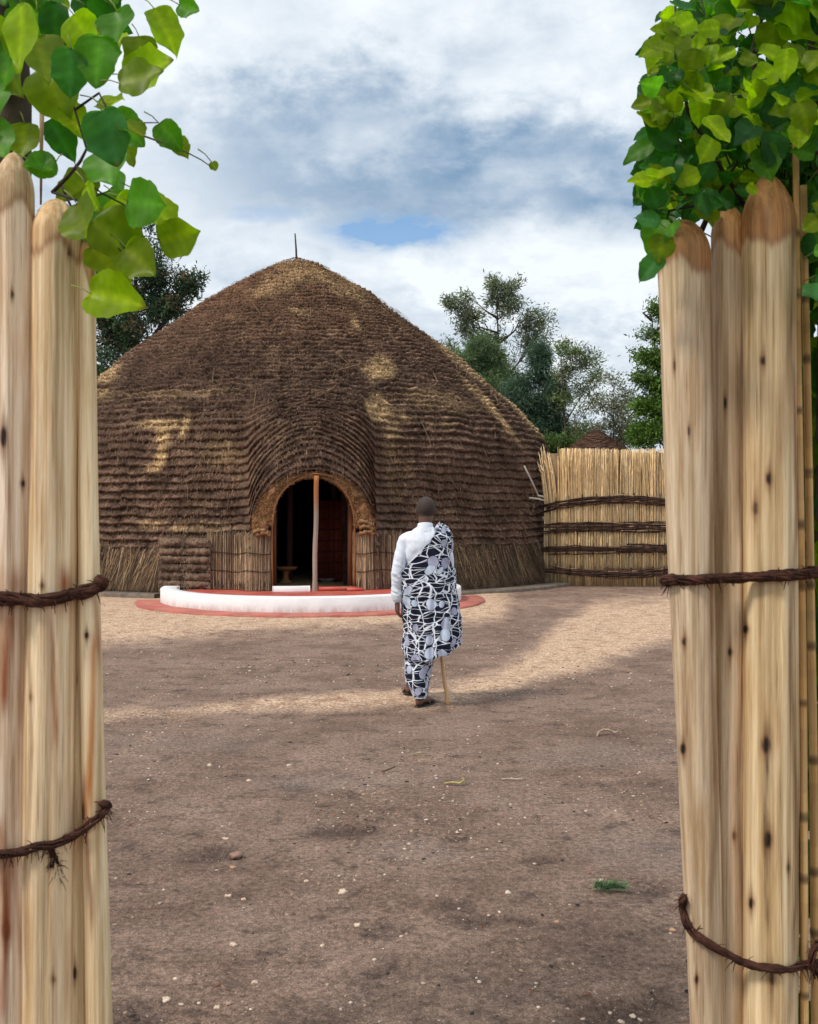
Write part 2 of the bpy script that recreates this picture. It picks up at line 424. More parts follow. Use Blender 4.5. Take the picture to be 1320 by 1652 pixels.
    tag(mb.build('gravel', M['stone']), 'fine gravel and grit strewn over the earth yard', 'gravel', kind='stuff')
def gz(x, y):
    z = (fbm(x*1.3, y*1.3, o=4, seed=3)-.5)*.035+(fbm(x*9, y*9, o=3, seed=9)-.5)*.012
    if y > 1: z += sun_patch_fn(np.array([CX+F*x/y]), np.array([HY+F*CAMZ/y]))[0]*.018
    return float(z)
build_ground()

def pebble(px, py, wpx, label, c=(.66, .52, .40), name='stone'):
    d = F*CAMZ/(py-HY); x = (px-CX)/F*d; r = wpx/F*d/2*.88
    nu, nv = 18, 12
    th = np.linspace(0, 2*np.pi, nu, endpoint=False); ph = np.linspace(-1.4, 1.5, nv)
    P, Q = np.meshgrid(ph, th, indexing='ij')
    v = np.stack([np.cos(P)*np.cos(Q), np.cos(P)*np.sin(Q)*.8, np.sin(P)*.55], -1).reshape(-1, 3)
    s = px*.37
    k = 1+(fbm(v[:,0]*1.3+s, v[:,1]*1.3, v[:,2]*1.3, o=3, seed=int(px))-.5)*1.7; k *= 1-.22*np.abs(np.sin(3*np.arctan2(v[:,1], v[:,0])+s))
    v = v*k[:, None]*r
    o = mk(name, v, [grid_faces(nv, nu, True)], M['stone'], col=np.tile(np.array(c), (len(v), 1)), smooth=True, loc=(x, d, gz(x, d)+r*.05))
    return tag(o, label, 'stone', 'pale stones lying on the earth yard')
for a in ((268, 1614, 20, 'cream stone nearest the bottom left gate poles'),
          (351, 1626, 13, 'squarish cream stone right of the cream stone by the left gate poles'),
          (411, 1586, 14, 'pinkish cream pebble alone in the lower left yard'),
          (376, 1527, 15, 'rounded cream pebble in the lower left yard above the pinkish one'),
          (520, 1529, 11, 'small tan pebble in the lower middle of the yard'),
          (368, 1445, 14, 'yellowish cream pebble, left one of a pair level with the green sprig'),
          (393, 1449, 13, 'flatter cream pebble, right one of a pair level with the green sprig'),
          (494, 1421, 11, 'small bright white pebble beside a tan crumb in the middle yard'),
          (553, 1440, 20, 'long thin white stone chip in the middle of the yard'),
          (577, 1496, 14, 'white pebble below the long thin white chip'),
          (819, 1442, 16, 'white angular stone left of the green sprig', (.74, .66, .54)),
          (647, 1515, 9, 'small upright cream pebble at the bottom middle of the yard'),
          (899, 1490, 12, 'orange tan pebble below and left of the green sprig', (.55, .33, .2)),
          (1022, 1643, 12, 'tan pebble at the bottom edge near the right gate poles'),
          (1085, 1500, 15, 'orange pebble next to the right gate poles', (.6, .36, .22)),
          (365, 1352, 12, 'oval white pebble in the left middle yard'),
          (338, 1235, 11, 'white pebble, left one of two level with each other beyond the yard middle'),
          (467, 1233, 12, 'white flat chip, right one of two level with each other beyond the yard middle'),
          (402, 1259, 11, 'round pinkish pebble between and below the two white chips', (.6, .42, .33)),
          (379, 1378, 24, 'broad flat reddish stone sunk in the left middle yard', (.33, .20, .15)),
          (375, 1397, 13, 'small flat reddish orange stone below the broad flat one', (.48, .27, .17)),
          (468, 1198, 8, 'dark brown lump of earth just past the pale sunlit tongue', (.05, .035, .03))):
    pebble(*a[:4], **({'c': a[4]} if len(a) > 4 else {}))
#%%HUT
# ================================================================ THATCHED HUT
HC = Vector((-3.07, 26.0)); HROT = R(9.0)
HDIST = HC.length; HTH = math.atan2(HC.x, HC.y)
SIL = [(902, 940), (889, 880), (884, 828), (882, 760), (876, 722), (863, 701), (840, 678), (806, 647), (762, 610), (721, 574), (660, 530),
       (640, 514), (594, 481), (557, 459), (519, 436), (500, 428), (488, 424.5)]
PR = []
for (x, y) in SIL:
    a = math.atan2(x-CX, F); dl = a-HTH; r = HDIST*math.sin(dl); dep = HDIST*math.cos(dl)*math.cos(a)
    PR.append((max(r, .05), CAMZ+(HY-y)/F*dep))
PR.append((0.0, PR[-1][1]+.03))
PR = np.array(PR); PR[0, 1] = 0.0
_s = np.concatenate([[0], np.cumsum(np.hypot(*np.diff(PR, axis=0).T))])
# smooth resample
_ss = np.linspace(0, _s[-1], 400); _r = np.interp(_ss, _s, PR[:, 0]); _z = np.interp(_ss, _s, PR[:, 1])
for _ in range(3):
    k = np.ones(13)/13
    _r[6:-6] = np.convolve(_r, k, 'valid'); _z[6:-6] = np.convolve(_z, k, 'valid')
SL = _ss[-1]
def prof(s): return np.interp(s, _ss, _r), np.interp(s, _ss, _z)
def pnorm(s):
    r1, z1 = prof(s-.08); r2, z2 = prof(s+.08)
    dr, dz = r2-r1, z2-z1; l = np.hypot(dr, dz)+1e-9
    return dz/l, -dr/l
S0, ARX, ARTOP, YF = 1.30, 1.20, 2.56, -7.80        # arch spring, half width, top, front plane (hut local)
STOP = 4.9
def hut_pt(phi, s, out=0.0):
    """phi measured from the door direction (+ = right seen from outside), s along the slope"""
    r, z = prof(s); x0 = r*np.sin(phi)
    front = np.cos(phi) > 0
    tau = np.clip((s-S0)/(STOP-S0), 0, 1)
    w = ARX+tau*.16; q = np.abs(x0)/w
    p = .5+tau*1.0
    g = np.where(q < 1, np.clip(1-q*q, 0, 1)**p, 0)
    A = (ARTOP-S0)*(1-sstep(0, 1, tau))*(s >= S0)
    lift = A*g*front
    se = s+lift
    r, z = prof(se); nr, nz = pnorm(se)
    x = r*np.sin(phi); y = -r*np.cos(phi)
    # hood pushed forward to the front plane
    wv = np.where(s < S0, 1.0, (1-tau)**.72)
    kx = 1-sstep(1.10-.25*tau, 1.60-.25*tau, np.abs(x))
    fw = np.clip(y-YF, 0, 3)*wv*kx*front
    # a little extra roundness so that the eyebrow stands proud
    x = np.where(front, x*(1+0*fw), x)
    y = y-fw
    return np.stack([x+out*nr*np.sin(phi), y-out*nr*np.cos(phi), z+out*nz], -1), se
TIER = .172
NT_ = int((SL-.55)/TIER)
def row_wob(phi, s):
    u = phi*prof(s)[0]
    return (fbm(u*.45, s*.7, seed=40)-.5)*.5+(fbm(u*2.1, s*1.6, seed=41)-.5)*.34+(vn(u*7, s*4.0, seed=42)-.5)*.10
def thatch_col(X_, Z_, phi, s, rnd):
    """colour of the grass where it stands on the hut: weathered brown, straw-gold repairs"""
    base = np.array([.152, .094, .066]); gold = np.array([.72, .50, .26]); dark = np.array([.07, .043, .033])
    # place seen from the yard, for the shapes of the repairs
    ca, sa = math.cos(HROT), math.sin(HROT)
    r, z = prof(s)
    lx, ly = r*np.sin(phi), -r*np.cos(phi)
    wx = HC.x+lx*ca-ly*sa; wy = HC.y+lx*sa+ly*ca
    px = CX+F*wx/wy; py = HY-F*(z-CAMZ)/wy
    n1 = fbm(phi*9, s*1.6, seed=50); n2 = fbm(phi*30, s*5, seed=51); n3 = fbm(phi*2.5, s*.6, seed=52)
    g = np.zeros_like(px)
    def bl(x, y, a, b, rot=0, k=1.0, rag=.9):
        dx, dy = px-x, py-y; c, s_ = math.cos(rot), math.sin(rot)
        u = (dx*c+dy*s_)/a; v = (-dx*s_+dy*c)/b
        return k*sstep(1.25, .55, np.sqrt(u*u+v*v)+(n2-.5)*rag+(n1-.5)*rag)
    for a in ((262, 686, 50, 8, 0), (266, 705, 17, 20, 0), (262, 735, 12, 22, .15), (300, 692, 8, 26, .25), (253, 752, 14, 8, 0),
              (612, 598, 26, 20, .1), (606, 664, 20, 20, .3), (650, 676, 14, 6, .5, .6), (480, 508, 20, 6, .4, .7), (572, 525, 8, 16, -.4, .7),
              (490, 440, 55, 18, .3, .55), (455, 460, 60, 16, -.4, .45), (560, 470, 40, 20, .5, .45),
              (797, 670, 5, 62, -.67, 1.), (765, 640, 4, 50, -.75, .6), (820, 655, 5, 70, -.72, .7), (740, 590, 6, 60, -.85, .6), (858, 692, 6, 40, -.75, .8),
              (700, 650, 50, 18, .2, .35), (180, 610, 30, 12, -.6, .7), (165, 640, 24, 12, 0, .5), (290, 640, 90, 7, -.05, .3), (360, 730, 40, 26, .4, .32),
              (640, 760, 20, 60, 0, .18), (290, 850, 14, 8, 0, .9), (250, 845, 20, 8, 0, .5), (340, 850, 60, 8, 0, .35), (630, 700, 14, 50, 0, .3)):
        g = np.maximum(g, bl(*a))
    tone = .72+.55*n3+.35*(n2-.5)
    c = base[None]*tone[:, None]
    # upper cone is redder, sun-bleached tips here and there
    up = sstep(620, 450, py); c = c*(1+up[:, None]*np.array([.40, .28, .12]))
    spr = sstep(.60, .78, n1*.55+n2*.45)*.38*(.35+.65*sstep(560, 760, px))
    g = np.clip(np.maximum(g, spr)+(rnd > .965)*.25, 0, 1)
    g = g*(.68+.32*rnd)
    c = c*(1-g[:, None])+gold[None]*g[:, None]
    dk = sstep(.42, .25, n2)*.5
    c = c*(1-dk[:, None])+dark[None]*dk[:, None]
    return c
def build_hut():
    hut = empty('thatched_hut', (HC.x, HC.y, .0), HROT)
    tag(hut, 'huge domed brown thatched hut with an arched doorway and a stick on its peak', 'hut')
    mb = MB()
    # ---- layered thatch, finer in front
    phf = np.concatenate([np.linspace(-1.75, 1.75, 1150), np.linspace(1.78, 2*math.pi-1.78, 200)])
    per = 8
    sb = .10 if False else .05
    s = np.concatenate([np.linspace(.0, .5, 4, endpoint=False), .5+np.arange(NT_*per+1)*TIER/per])
    s = s[s < SL-.02]; s = np.append(s, SL-.01)
    P, Q = np.meshgrid(phf, s)
    wob = row_wob(P, Q)
    tt = (Q-.5+wob*TIER*1.6)/TIER
    k = np.floor(tt); f = tt-k
    ut = P*prof(np.clip(.5+k*TIER, 0, SL-.05))[0]
    clump = .5*vn(ut*7.5, k*3.7, seed=60)+.5*vn(ut*17, k*5.7, seed=64); cl2 = fbm(ut*26, Q*14, seed=61)
    prf = np.where(f < .16, (f/.16)**.6, (1-(f-.16)/.84)**.9)      # bulge over the lower lip
    amp = .125*(.50+.95*clump)*(1-.35*sstep(4.5, 9, Q))
    near_top = sstep(SL, SL-.6, Q)
    out = prf*amp*near_top+(cl2-.5)*.085*near_top+(fbm(P*5, Q*.9, seed=62)-.5)*.16*near_top
    pts, se = hut_pt(P, Q, out)
    rnd = vn(P*160, Q*9, seed=63)
    col = thatch_col(None, None, P.ravel(), se.ravel(), rnd.ravel())
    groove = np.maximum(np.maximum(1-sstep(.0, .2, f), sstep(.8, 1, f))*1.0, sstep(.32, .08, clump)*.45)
    col *= (1-groove.ravel()*.75)[:, None]                           # darker grooves at the tier edges and between clumps
    fib = .62+.5*vn(ut*38, Q*5, seed=66)+.3*vn(ut*80, Q*3, seed=67)
    col *= fib.reshape(-1, 1)
    fc = grid_faces(len(s), len(phf), True)
    # doorway: no thatch between the jambs below the arch's spring
    xl = (prof(Q)[0]*np.sin(P)).ravel(); sq = Q.ravel(); ph = P.ravel()
    inside = (np.abs(xl) < ARX) & (sq < S0) & (np.cos(ph) > 0)
    fc = fc[~inside[fc].any(1)]
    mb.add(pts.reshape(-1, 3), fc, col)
    # ---- hanging grass ends over each tier
    n = 210000
    ph = RNG.uniform(-1.75, 1.75, n); kk = RNG.integers(0, NT_, n)
    ph = np.where(RNG.random(n) < .25, ph*.5, ph)
    keep = RNG.random(n) < (prof(.5+kk*TIER)[0]/7.2)**1.0*.95+.05
    ph, kk = ph[keep], kk[keep]
    ss0 = .5+kk*TIER+TIER*(RNG.uniform(.30, .98, len(ph))); ss2 = ss0
    for _ in range(3): ss2 = ss0-row_wob(ph, ss2)*TIER*1.6
    ss = np.clip(ss2, .05, SL-.05)
    x0 = prof(ss)[0]*np.sin(ph); ok = ~((np.abs(x0) < ARX+.02) & (ss < S0+.04))
    ph, kk, ss = ph[ok], kk[ok], ss[ok]; n = len(ph)
    clump = vn(ph*prof(ss)[0]*7.5, kk*3.7, seed=60)
    oo = .085*(.5+.9*clump)
    P0, se = hut_pt(ph, ss, oo); P1, _ = hut_pt(ph, np.maximum(ss-.1, 0), oo+.012); P2, _ = hut_pt(ph+.01, ss, oo)
    D = P1-P0; D /= np.linalg.norm(D, axis=1)[:, None]+1e-9
    sd_ = P2-P0; sd_ /= np.linalg.norm(sd_, axis=1)[:, None]+1e-9
    nrm = np.cross(sd_, D); nrm *= np.sign((nrm*P0).sum(1))[:, None]
    D = D+sd_*RNG.normal(0, .34, n)[:, None]+nrm*RNG.uniform(.0, .30, n)[:, None]
    D /= np.linalg.norm(D, axis=1)[:, None]
    rnd = RNG.random(n)
    c = thatch_col(None, None, ph, se, rnd)*RNG.uniform(.45, 1.45, n)[:, None]
    L = RNG.uniform(.05, .125, n)*np.where(RNG.random(n) < .03, 2.2, 1)*(1-.5*sstep(3.8, 7, ss))
    V, Fc, C = blades(P0, D, sd_, L, RNG.uniform(.006, .015, n), c, nrm*RNG.normal(0, .015, n)[:, None])
    mb.add(V, Fc, C)
    thatch = mb
    # ---- skirt of long loose grass at the foot
    n = 36000
    ph = RNG.uniform(-1.7, 1.7, n)
    x0 = 7.2*np.sin(ph)
    keepz = ((x0 < -3.05) | (x0 > 1.85))
    ph = ph[keepz]; n = len(ph)
    h0 = .95+.16*(fbm(ph*12, 0, seed=70)-.5)+RNG.normal(0, .06, n)
    h0 -= RNG.random(n)**3*.5
    lay = RNG.random(n)
    P0, _ = hut_pt(ph, h0, .05+.10*lay); P2, _ = hut_pt(ph+.01, h0, .05+.10*lay)
    sd_ = P2-P0; sd_ /= np.linalg.norm(sd_, axis=1)[:, None]
    radial = np.stack([np.sin(ph), -np.cos(ph), 0*ph], -1)
    tilt = np.where(ph > 0, RNG.normal(.12, .2, n), RNG.normal(-.13, .2, n))+(fbm(ph*25, 3, seed=71)-.5)*.6
    D = np.stack([0*ph, 0*ph, -np.ones(n)], -1)+radial*RNG.uniform(.05, .3, n)[:, None]+sd_*tilt[:, None]
    D /= np.linalg.norm(D, axis=1)[:, None]
    L = h0*RNG.uniform(.55, 1.02, n)
    t = RNG.random(n); pat = fbm(ph*22, 1, seed=72)
    c = np.where((t < .48)[:, None], [.085, .052, .036], np.where((t < .8)[:, None], [.20, .125, .07], np.where((t < .93)[:, None], [.34, .23, .125], [.46, .34, .2])))*.8
    c = c*(.5+1.0*pat)[:, None]*RNG.uniform(.7, 1.3, n)[:, None]*np.where(ph < 0, 1.25, 1.0)[:, None]
    V, Fc, C = blades(P0, D, sd_, L, RNG.uniform(.006, .016, n), c, radial*RNG.uniform(-.02, .1, n)[:, None])
    mb = MB(); mb.add(V, Fc, C)
    mb.build('grass_skirt', M['straw'], hut)
    # ---- low tiered stack left of the reed-clad jamb
    mb = MB()
    for (xa, xb) in ((-3.05, -2.56), (-2.50, -2.02)):
        nz = 7
        for k in range(nz):
            z0 = .03+k*.165+.012*math.sin(k*2.7+xa*3); xs = np.linspace(xa, xb, 26)
            V = []; nn = 12
            for x in xs:
                yb = -math.sqrt(7.15**2-x*x)+.0-max(0, x+2.6)*.45
                e = 1-.35*abs((x-(xa+xb)/2)/((xb-xa)/2))**6
                for a in range(nn):
                    t = 2*math.pi*a/nn
                    nz_ = .8+.5*float(vn(x*16, a*1.3, k*3.1, seed=80))
                    V.append((x, yb+math.cos(t)*.22*e*nz_, z0+.09+math.sin(t)*.086*nz_*e))
            cc = np.array([.17, .112, .08])*np.random.default_rng(k).uniform(.7, 1.3)
            mb.add(V, grid_faces(26, nn, True), cc)
    n = 7000
    x = RNG.uniform(-3.05, -2.0, n); k = RNG.integers(0, 7, n); z = .03+k*.165+RNG.uniform(.05, .165, n)
    yb = -np.sqrt(7.15**2-x*x)-.16-np.maximum(0, x+2.6)*.45
    P0 = np.stack([x, yb, z], -1); D = np.stack([RNG.normal(0, .35, n), -RNG.uniform(.05, .4, n), -np.ones(n)], -1); D /= np.linalg.norm(D, axis=1)[:, None]
    c = np.array([.17, .115, .085])[None]*RNG.uniform(.4, 1.7, n)[:, None]; c[RNG.random(n) > .93] = (.4, .29, .16)
    V, Fc, C = blades(P0, D, np.tile([1., 0, 0], (n, 1)), RNG.uniform(.03, .075, n), RNG.uniform(.006, .014, n), c)
    mb.add(V, Fc, C); mb.build('stacked_grass_rolls', M['thatch'], hut, smooth=True)
    # ---- reed-clad jambs, each a wrapped panel with twine lines
    def jamb(path, ztop, label, seed, bright):
        rg = np.random.default_rng(seed)
        pp = np.array(path); sl = np.concatenate([[0], np.cumsum(np.hypot(*np.diff(pp, axis=0).T))])
        mb = MB(); n = int(sl[-1]/.0048)
        for i in range(n):
            q = (i+.5)/n*sl[-1]
            x = np.interp(q, sl, pp[:, 0]); y = np.interp(q, sl, pp[:, 1])+rg.normal(0, .012)
            zt = ztop+rg.normal(0, .035)
            b = bright(x); t = rg.random()
            c = np.array([.50, .37, .23]) if t < b else np.array([.27, .18, .11]) if t < b+.35 else np.array([.12, .08, .055])
            c = c*(.7+.6*float(fbm(q*9, seed, seed=3)))
            top = (x+rg.normal(0, .012), y+.02, zt)
            mid = (x+rg.normal(0, .006), y-.01, zt*.5)
            z0 = .2 if abs(x) < 2.2 else .0
            V, Fa = None, None
            mb.tube([top, mid, (x+rg.normal(0, .006), y-.02+rg.normal(0, .01), z0+.01)], [.0045, .0055, .006], 4,
                    col=np.clip(c*rg.uniform(.7, 1.25), 0, 1), cap=False)
        # dark backing so no gap shows through
        V = [(a[0], a[1]+.03, z) for z in (.0, ztop-.05) for a in path]
        mb.add(V, grid_faces(2, len(path)), (.06, .04, .03))
        n = 900
        q = rg.uniform(0, sl[-1], n); x = np.interp(q, sl, pp[:, 0]); y = np.interp(q, sl, pp[:, 1])-.02
        P0 = np.stack([x, y, np.full(n, .42)-rg.random(n)*.1], -1); D = np.stack([rg.normal(0, .12, n), -rg.uniform(0, .12, n), -np.ones(n)], -1)
        V, Fc, C = blades(P0, D, np.tile([1., 0, 0], (n, 1)), rg.uniform(.1, .2, n), rg.uniform(.006, .014, n), np.array([.07, .048, .036])[None]*rg.uniform(.5, 1.8, (n, 1)))
        mb.add(V, Fc, C)
        o = mb.build('reed_jamb', M['reed'], hut); tag(o, label)
        for zz in (.56, .92):
            t = MB(); t.tube([(a[0], a[1]-.035, zz+.02*math.sin(i*1.3)+(.03 if zz < .8 else 0)*(i/len(path))) for i, a in enumerate(path)], .009, 5)
            t.build('twine', M['rope'], o)
        return o
    arc = lambda cx, cy, r, a0, a1, n: [(cx+r*math.sin(R(a)), cy-r*math.cos(R(a))) for a in np.linspace(a0, a1, n)]
    jl = [(-2.06, -7.05), (-1.95, -7.18), (-1.75, -7.28), (-1.56, -7.33), (-1.44, -7.42), (-1.36, -7.62)]+[(-1.30, -7.74), (-1.15, -7.80), (-1.0, -7.80), (-.86, -7.76), (-.80, -7.66), (-.79, -7.4), (-.79, -6.9)]
    jr = [(.79, -6.9), (.79, -7.4), (.80, -7.66), (.86, -7.76), (1.0, -7.80), (1.12, -7.78), (1.25, -7.72), (1.45, -7.62), (1.62, -7.50), (1.74, -7.35), (1.85, -7.1)]
    jamb(jl, 1.30, 'reed-clad door jamb left of the doorway', 5, lambda x: .62 if x > -1.3 else .34)
    jamb(jr, 1.30, 'reed-clad door jamb right of the doorway', 6, lambda x: .7 if x < 1.05 else .26)
    # ---- frayed straw-rope arch round the opening
    def arch_in(t):   # inner edge of the opening, t 0..1 left to right over the top
        a = math.pi*(1-t); return (.80*math.cos(a)*(1), 1.45+.98*math.sin(a)**.85 if True else 0)
    def arch_out(t):
        a = math.pi*(1-t); return (1.20*math.cos(a), 1.28+1.20*max(math.sin(a), 0)**.8)
    nT, nR = 150, 22
    V = []; C = []
    for i in range(nT):
        t = i/(nT-1)
        # straight legs at both ends
        xi, zi = arch_in(t); xo, zo = arch_out(t)
        if i == 0 or i == nT-1: pass
        for j in range(nR):
            q = j/(nR-1)
            x = xi+(xo-xi)*q; z = zi+(zo-zi)*q
            y = YF+.10*abs(2*q-1)**2-.05+.10*(1-math.sin(math.pi*min(1, max(0, t))))*0
            nn = float(fbm(x*5, z*5, 0, 3, seed=90))-.5; n2 = float(fbm(x*16, z*16, 0, 3, seed=91))-.5
            V.append((x+n2*.03, y-nn*.22-n2*.05, z+n2*.03))
    # fold the inner edge back into the doorway
    V = np.array(V).reshape(nT, nR, 3)
    inner = np.repeat(V[:, :1], 4, axis=1).copy()
    for k_, dy in enumerate((.75, .5, .28, .12)): inner[:, k_, 1] = YF+dy; 
    V = np.concatenate([inner, V], 1)
    a = mk('arch_band', V.reshape(-1, 3), grid_faces(nT, nR+4), M['arch'], hut, smooth=True)
    tag(a, 'thick orange-brown straw band round the doorway arch')
    mb = MB(); n = 5200
    t = RNG.random(n); q = RNG.random(n)
    a_ = math.pi*(1-t); xi, zi = .80*np.cos(a_), 1.45+.98*np.sin(a_)**.85; xo, zo = 1.20*np.cos(a_), 1.28+1.20*np.sin(a_)**.8
    x = xi+(xo-xi)*q; z = zi+(zo-zi)*q
    P0 = np.stack([x, np.full(n, YF-.02), z], -1)
    D = np.stack([RNG.normal(0, .8, n), -RNG.uniform(.1, .7, n), RNG.normal(-.3, .7, n)], -1); D /= np.linalg.norm(D, axis=1)[:, None]
    c = np.array([.30, .16, .07])[None]*(RNG.uniform(.2, 1.5, n)*(.4+1.2*fbm(x*7, z*7, seed=9)))[:, None]
    V, Fc, C = blades(P0, D, np.cross(D, [0, 1., 0]), RNG.uniform(.03, .11, n), RNG.uniform(.006, .016, n), c)
    mb.add(V, Fc, C); mb.build('frayed_straw', M['straw'], a)
    # thin bent sapling lining the opening
    mb = MB(); pts = [(-.79, YF+.03, .2), (-.80, YF+.03, .8), (-.80, YF+.03, 1.4)]+[(arch_in(t)[0]*.985, YF-.03, arch_in(t)[1]-.01) for t in np.linspace(.02, .98, 40)]+[(.80, YF+.03, 1.4), (.80, YF+.03, .8), (.79, YF+.03, .2)]
    mb.tube(pts, .017, 8, col=(.30, .13, .05)); mb.build('bent_sapling', M['post'], a, smooth=True)
    # knots of rope at the arch feet
    rk = mat('rope_knots', attr=True, bump=.02, bscale=25, var=.35, vscale=9)
    for (sx, zz) in ((1.02, 1.42), (1.03, 1.30), (.99, 1.53), (-1.02, 1.34), (-.96, 1.28)):
        pts = [(sx+.12*math.cos(u)*(1+.2*math.sin(3*u+zz*9)), YF-.03+.04*math.sin(u), zz+.055*math.sin(u+zz*5)*math.cos(u*.5)) for u in np.linspace(0, 6.28, 20)]
        mb = MB(); mb.tube(pts, [.036+.016*math.sin(k*2.3+zz*7) for k in range(20)], 8, col=(.28, .16, .075)); mb.build('rope_knot', rk, a, smooth=True)
    # ---- orange lining boards seen inside right of the opening
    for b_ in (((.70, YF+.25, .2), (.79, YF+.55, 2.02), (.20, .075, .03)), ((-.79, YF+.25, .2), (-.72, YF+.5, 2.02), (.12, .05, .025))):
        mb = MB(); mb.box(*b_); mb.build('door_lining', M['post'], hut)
    # ---- centre pole of the doorway
    mb = MB(); zs = np.linspace(.12, 2.42, 24); V = []; cc = []
    for z in zs:
        wv = .043 if z > .4 else .048
        for a_, b_ in ((-1, -1), (1, -1), (1, 1), (-1, 1)):
            V.append((.02+.025*(z-1)/1.3+a_*wv+.006*math.sin(z*5), YF-.16+b_*.045, z))
            k = sstep(1.6, 2.1, z); cc.append(np.array([.34, .27, .22])*(1-k)+np.array([.42, .16, .055])*k)
    F_ = [grid_faces(24, 4, True), np.array([[92, 93, 94, 95]])]
    mb.add(V, F_, np.array(cc)); mb.build('door_pole', M['post'], hut)
    # ---- inside: round wall, floor, posts, woven screen
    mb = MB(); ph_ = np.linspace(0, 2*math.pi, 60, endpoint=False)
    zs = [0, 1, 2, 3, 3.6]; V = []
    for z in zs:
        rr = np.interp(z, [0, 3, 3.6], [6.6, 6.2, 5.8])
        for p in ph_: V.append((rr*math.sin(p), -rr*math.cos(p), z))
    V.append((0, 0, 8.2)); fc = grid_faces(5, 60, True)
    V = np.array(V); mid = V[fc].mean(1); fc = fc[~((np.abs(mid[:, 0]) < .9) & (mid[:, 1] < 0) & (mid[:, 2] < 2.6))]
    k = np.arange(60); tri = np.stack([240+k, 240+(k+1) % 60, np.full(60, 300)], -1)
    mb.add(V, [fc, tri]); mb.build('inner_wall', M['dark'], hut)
    mb = MB(); mb.tube([(-.0, 0, .02), (0, 0, .215)], 6.7, 60); mb.build('straw_floor', M['mat_floor'], hut)
    for (x, y, c) in ((-.38, -4.9, (.10, .06, .045)), (.62, -4.6, (.14, .09, .07)), (-.95, -4.2, (.1, .06, .045))):
        mb = MB(); mb.tube([(x, y, .2), (x+.02, y, 2), (x, y, 4)], [.075, .07, .065], 10, col=c); mb.build('roof_post', M['post'], hut, smooth=True)
    mb = MB()
    for i in range(30):
        x = .18+i*.027; mb.tube([(x, -5.6+.25*math.sin(i*.1), .2), (x, -5.6+.25*math.sin(i*.1), 2.0)], .015, 5, col=np.array((.26, .06, .03))*random.uniform(.5, 1.2))
    for k in range(7): mb.tube([(.18+i*.1, -5.63+.25*math.sin(i*.35), .4+k*.24) for i in range(9)], .018, 5, col=(.12, .03, .02))
    mb.build('woven_screen', M['reed'], hut)
    # low clay sill left of the pole, red step right of it
    mb = MB(); pts = []
    ns = 16; V = []
    for i in range(ns):
        x = -.80+i/(ns-1)*.72; y = YF-.10-.05*math.sin(math.pi*i/(ns-1))
        for (dy, dz) in ((-.09, 0), (-.09, .085), (-.07, .10), (.07, .10), (.07, 0)): V.append((x, y+dy, .2+dz))
    mb.add(V, [grid_faces(ns, 5), np.array([[0, 1, 2, 3], [(ns-1)*5+3, (ns-1)*5+2, (ns-1)*5+1, (ns-1)*5]])]); mb.build('door_sill', M['white'], hut)
    mb = MB(); mb.box((.09, YF-.2, .205), (.80, YF+.1, .275)); mb.box((.62, YF-.32, .206), (.95, YF-.2, .262)); mb.build('door_step', M['red'], hut)
    # ---- peak: grass cap and stick
    zt = PR[-1, 1]
    mb = MB(); mb.tube([(-.03, 0, zt-.35), (-.03, 0, zt-.05), (-.045, 0, zt+.35), (-.075, .0, zt+.78)], [.035, .032, .026, .018], 8, col=(.06, .05, .04))
    mb.build('peak_stick', M['post'], hut, smooth=True)
    n = 1500; ph = RNG.uniform(0, 6.28, n); r = RNG.random(n)**.6*.3
    P0 = np.stack([r*np.sin(ph), -r*np.cos(ph), zt+.03-r*.45], -1); D = np.stack([np.sin(ph)*.9, -np.cos(ph)*.9, -.75+RNG.normal(0, .1, n)], -1)+RNG.normal(0, .12, (n, 3)); D /= np.linalg.norm(D, axis=1)[:, None]
    c = np.array([.26, .17, .105])[None]*RNG.uniform(.35, 1.5, n)[:, None]
    V, Fc, C = blades(P0, D, np.cross(D, [0, 0, 1.]), RNG.uniform(.1, .3, n), RNG.uniform(.01, .02, n), c)
    mb = MB(); mb.add(V, Fc, C); mb.build('peak_grass', M['straw'], hut)
    # ---- long loose straws lying down the slope
    mb = thatch; rg = np.random.default_rng(77)
    for k in range(110):
        ph0 = rg.uniform(-1.4, 1.5); s0 = rg.uniform(1.3, 9.5); L = rg.uniform(.2, .6); dp = rg.normal(0, .05)
        if abs(math.sin(ph0)*7) < 1.9 and s0 < 3.5: continue
        ph_ = ph0+np.linspace(0, dp, 5); s_ = s0-np.linspace(0, L, 5)
        p, _ = hut_pt(ph_, s_, (.12+.02*rg.normal())*np.ones(5)); mb.tube([tuple(v) for v in p], .0055, 4, col=np.array([.46, .33, .18])*rg.uniform(.3, .8), cap=False)
    mb.build('thatch', M['thatch'], hut, smooth=True)
    # two pale canes leaning at the right flank
    for (a, b) in (((846, 752, 22.0), (872, 808, 22.7)), ((854, 803, 22.1), (884, 809, 22.8)), ((868, 799, 22.4), (886, 806, 22.9)), ((876, 834, 22.9), (884, 854, 23.1))):
        p, q = W(*a), W(*b); iv = Matrix.Rotation(-HROT, 3, 'Z'); o_ = Vector((HC.x, HC.y, 0))
        mb = MB(); mb.tube([iv@(p-o_), iv@((p+q)/2-o_+Vector((0, 0, .015))), iv@(q-o_)], [.02, .022, .024], 6, col=(.66, .60, .50)); mb.build('pale_cane', M['reed'], hut, smooth=True)
    return hut
hut = build_hut()

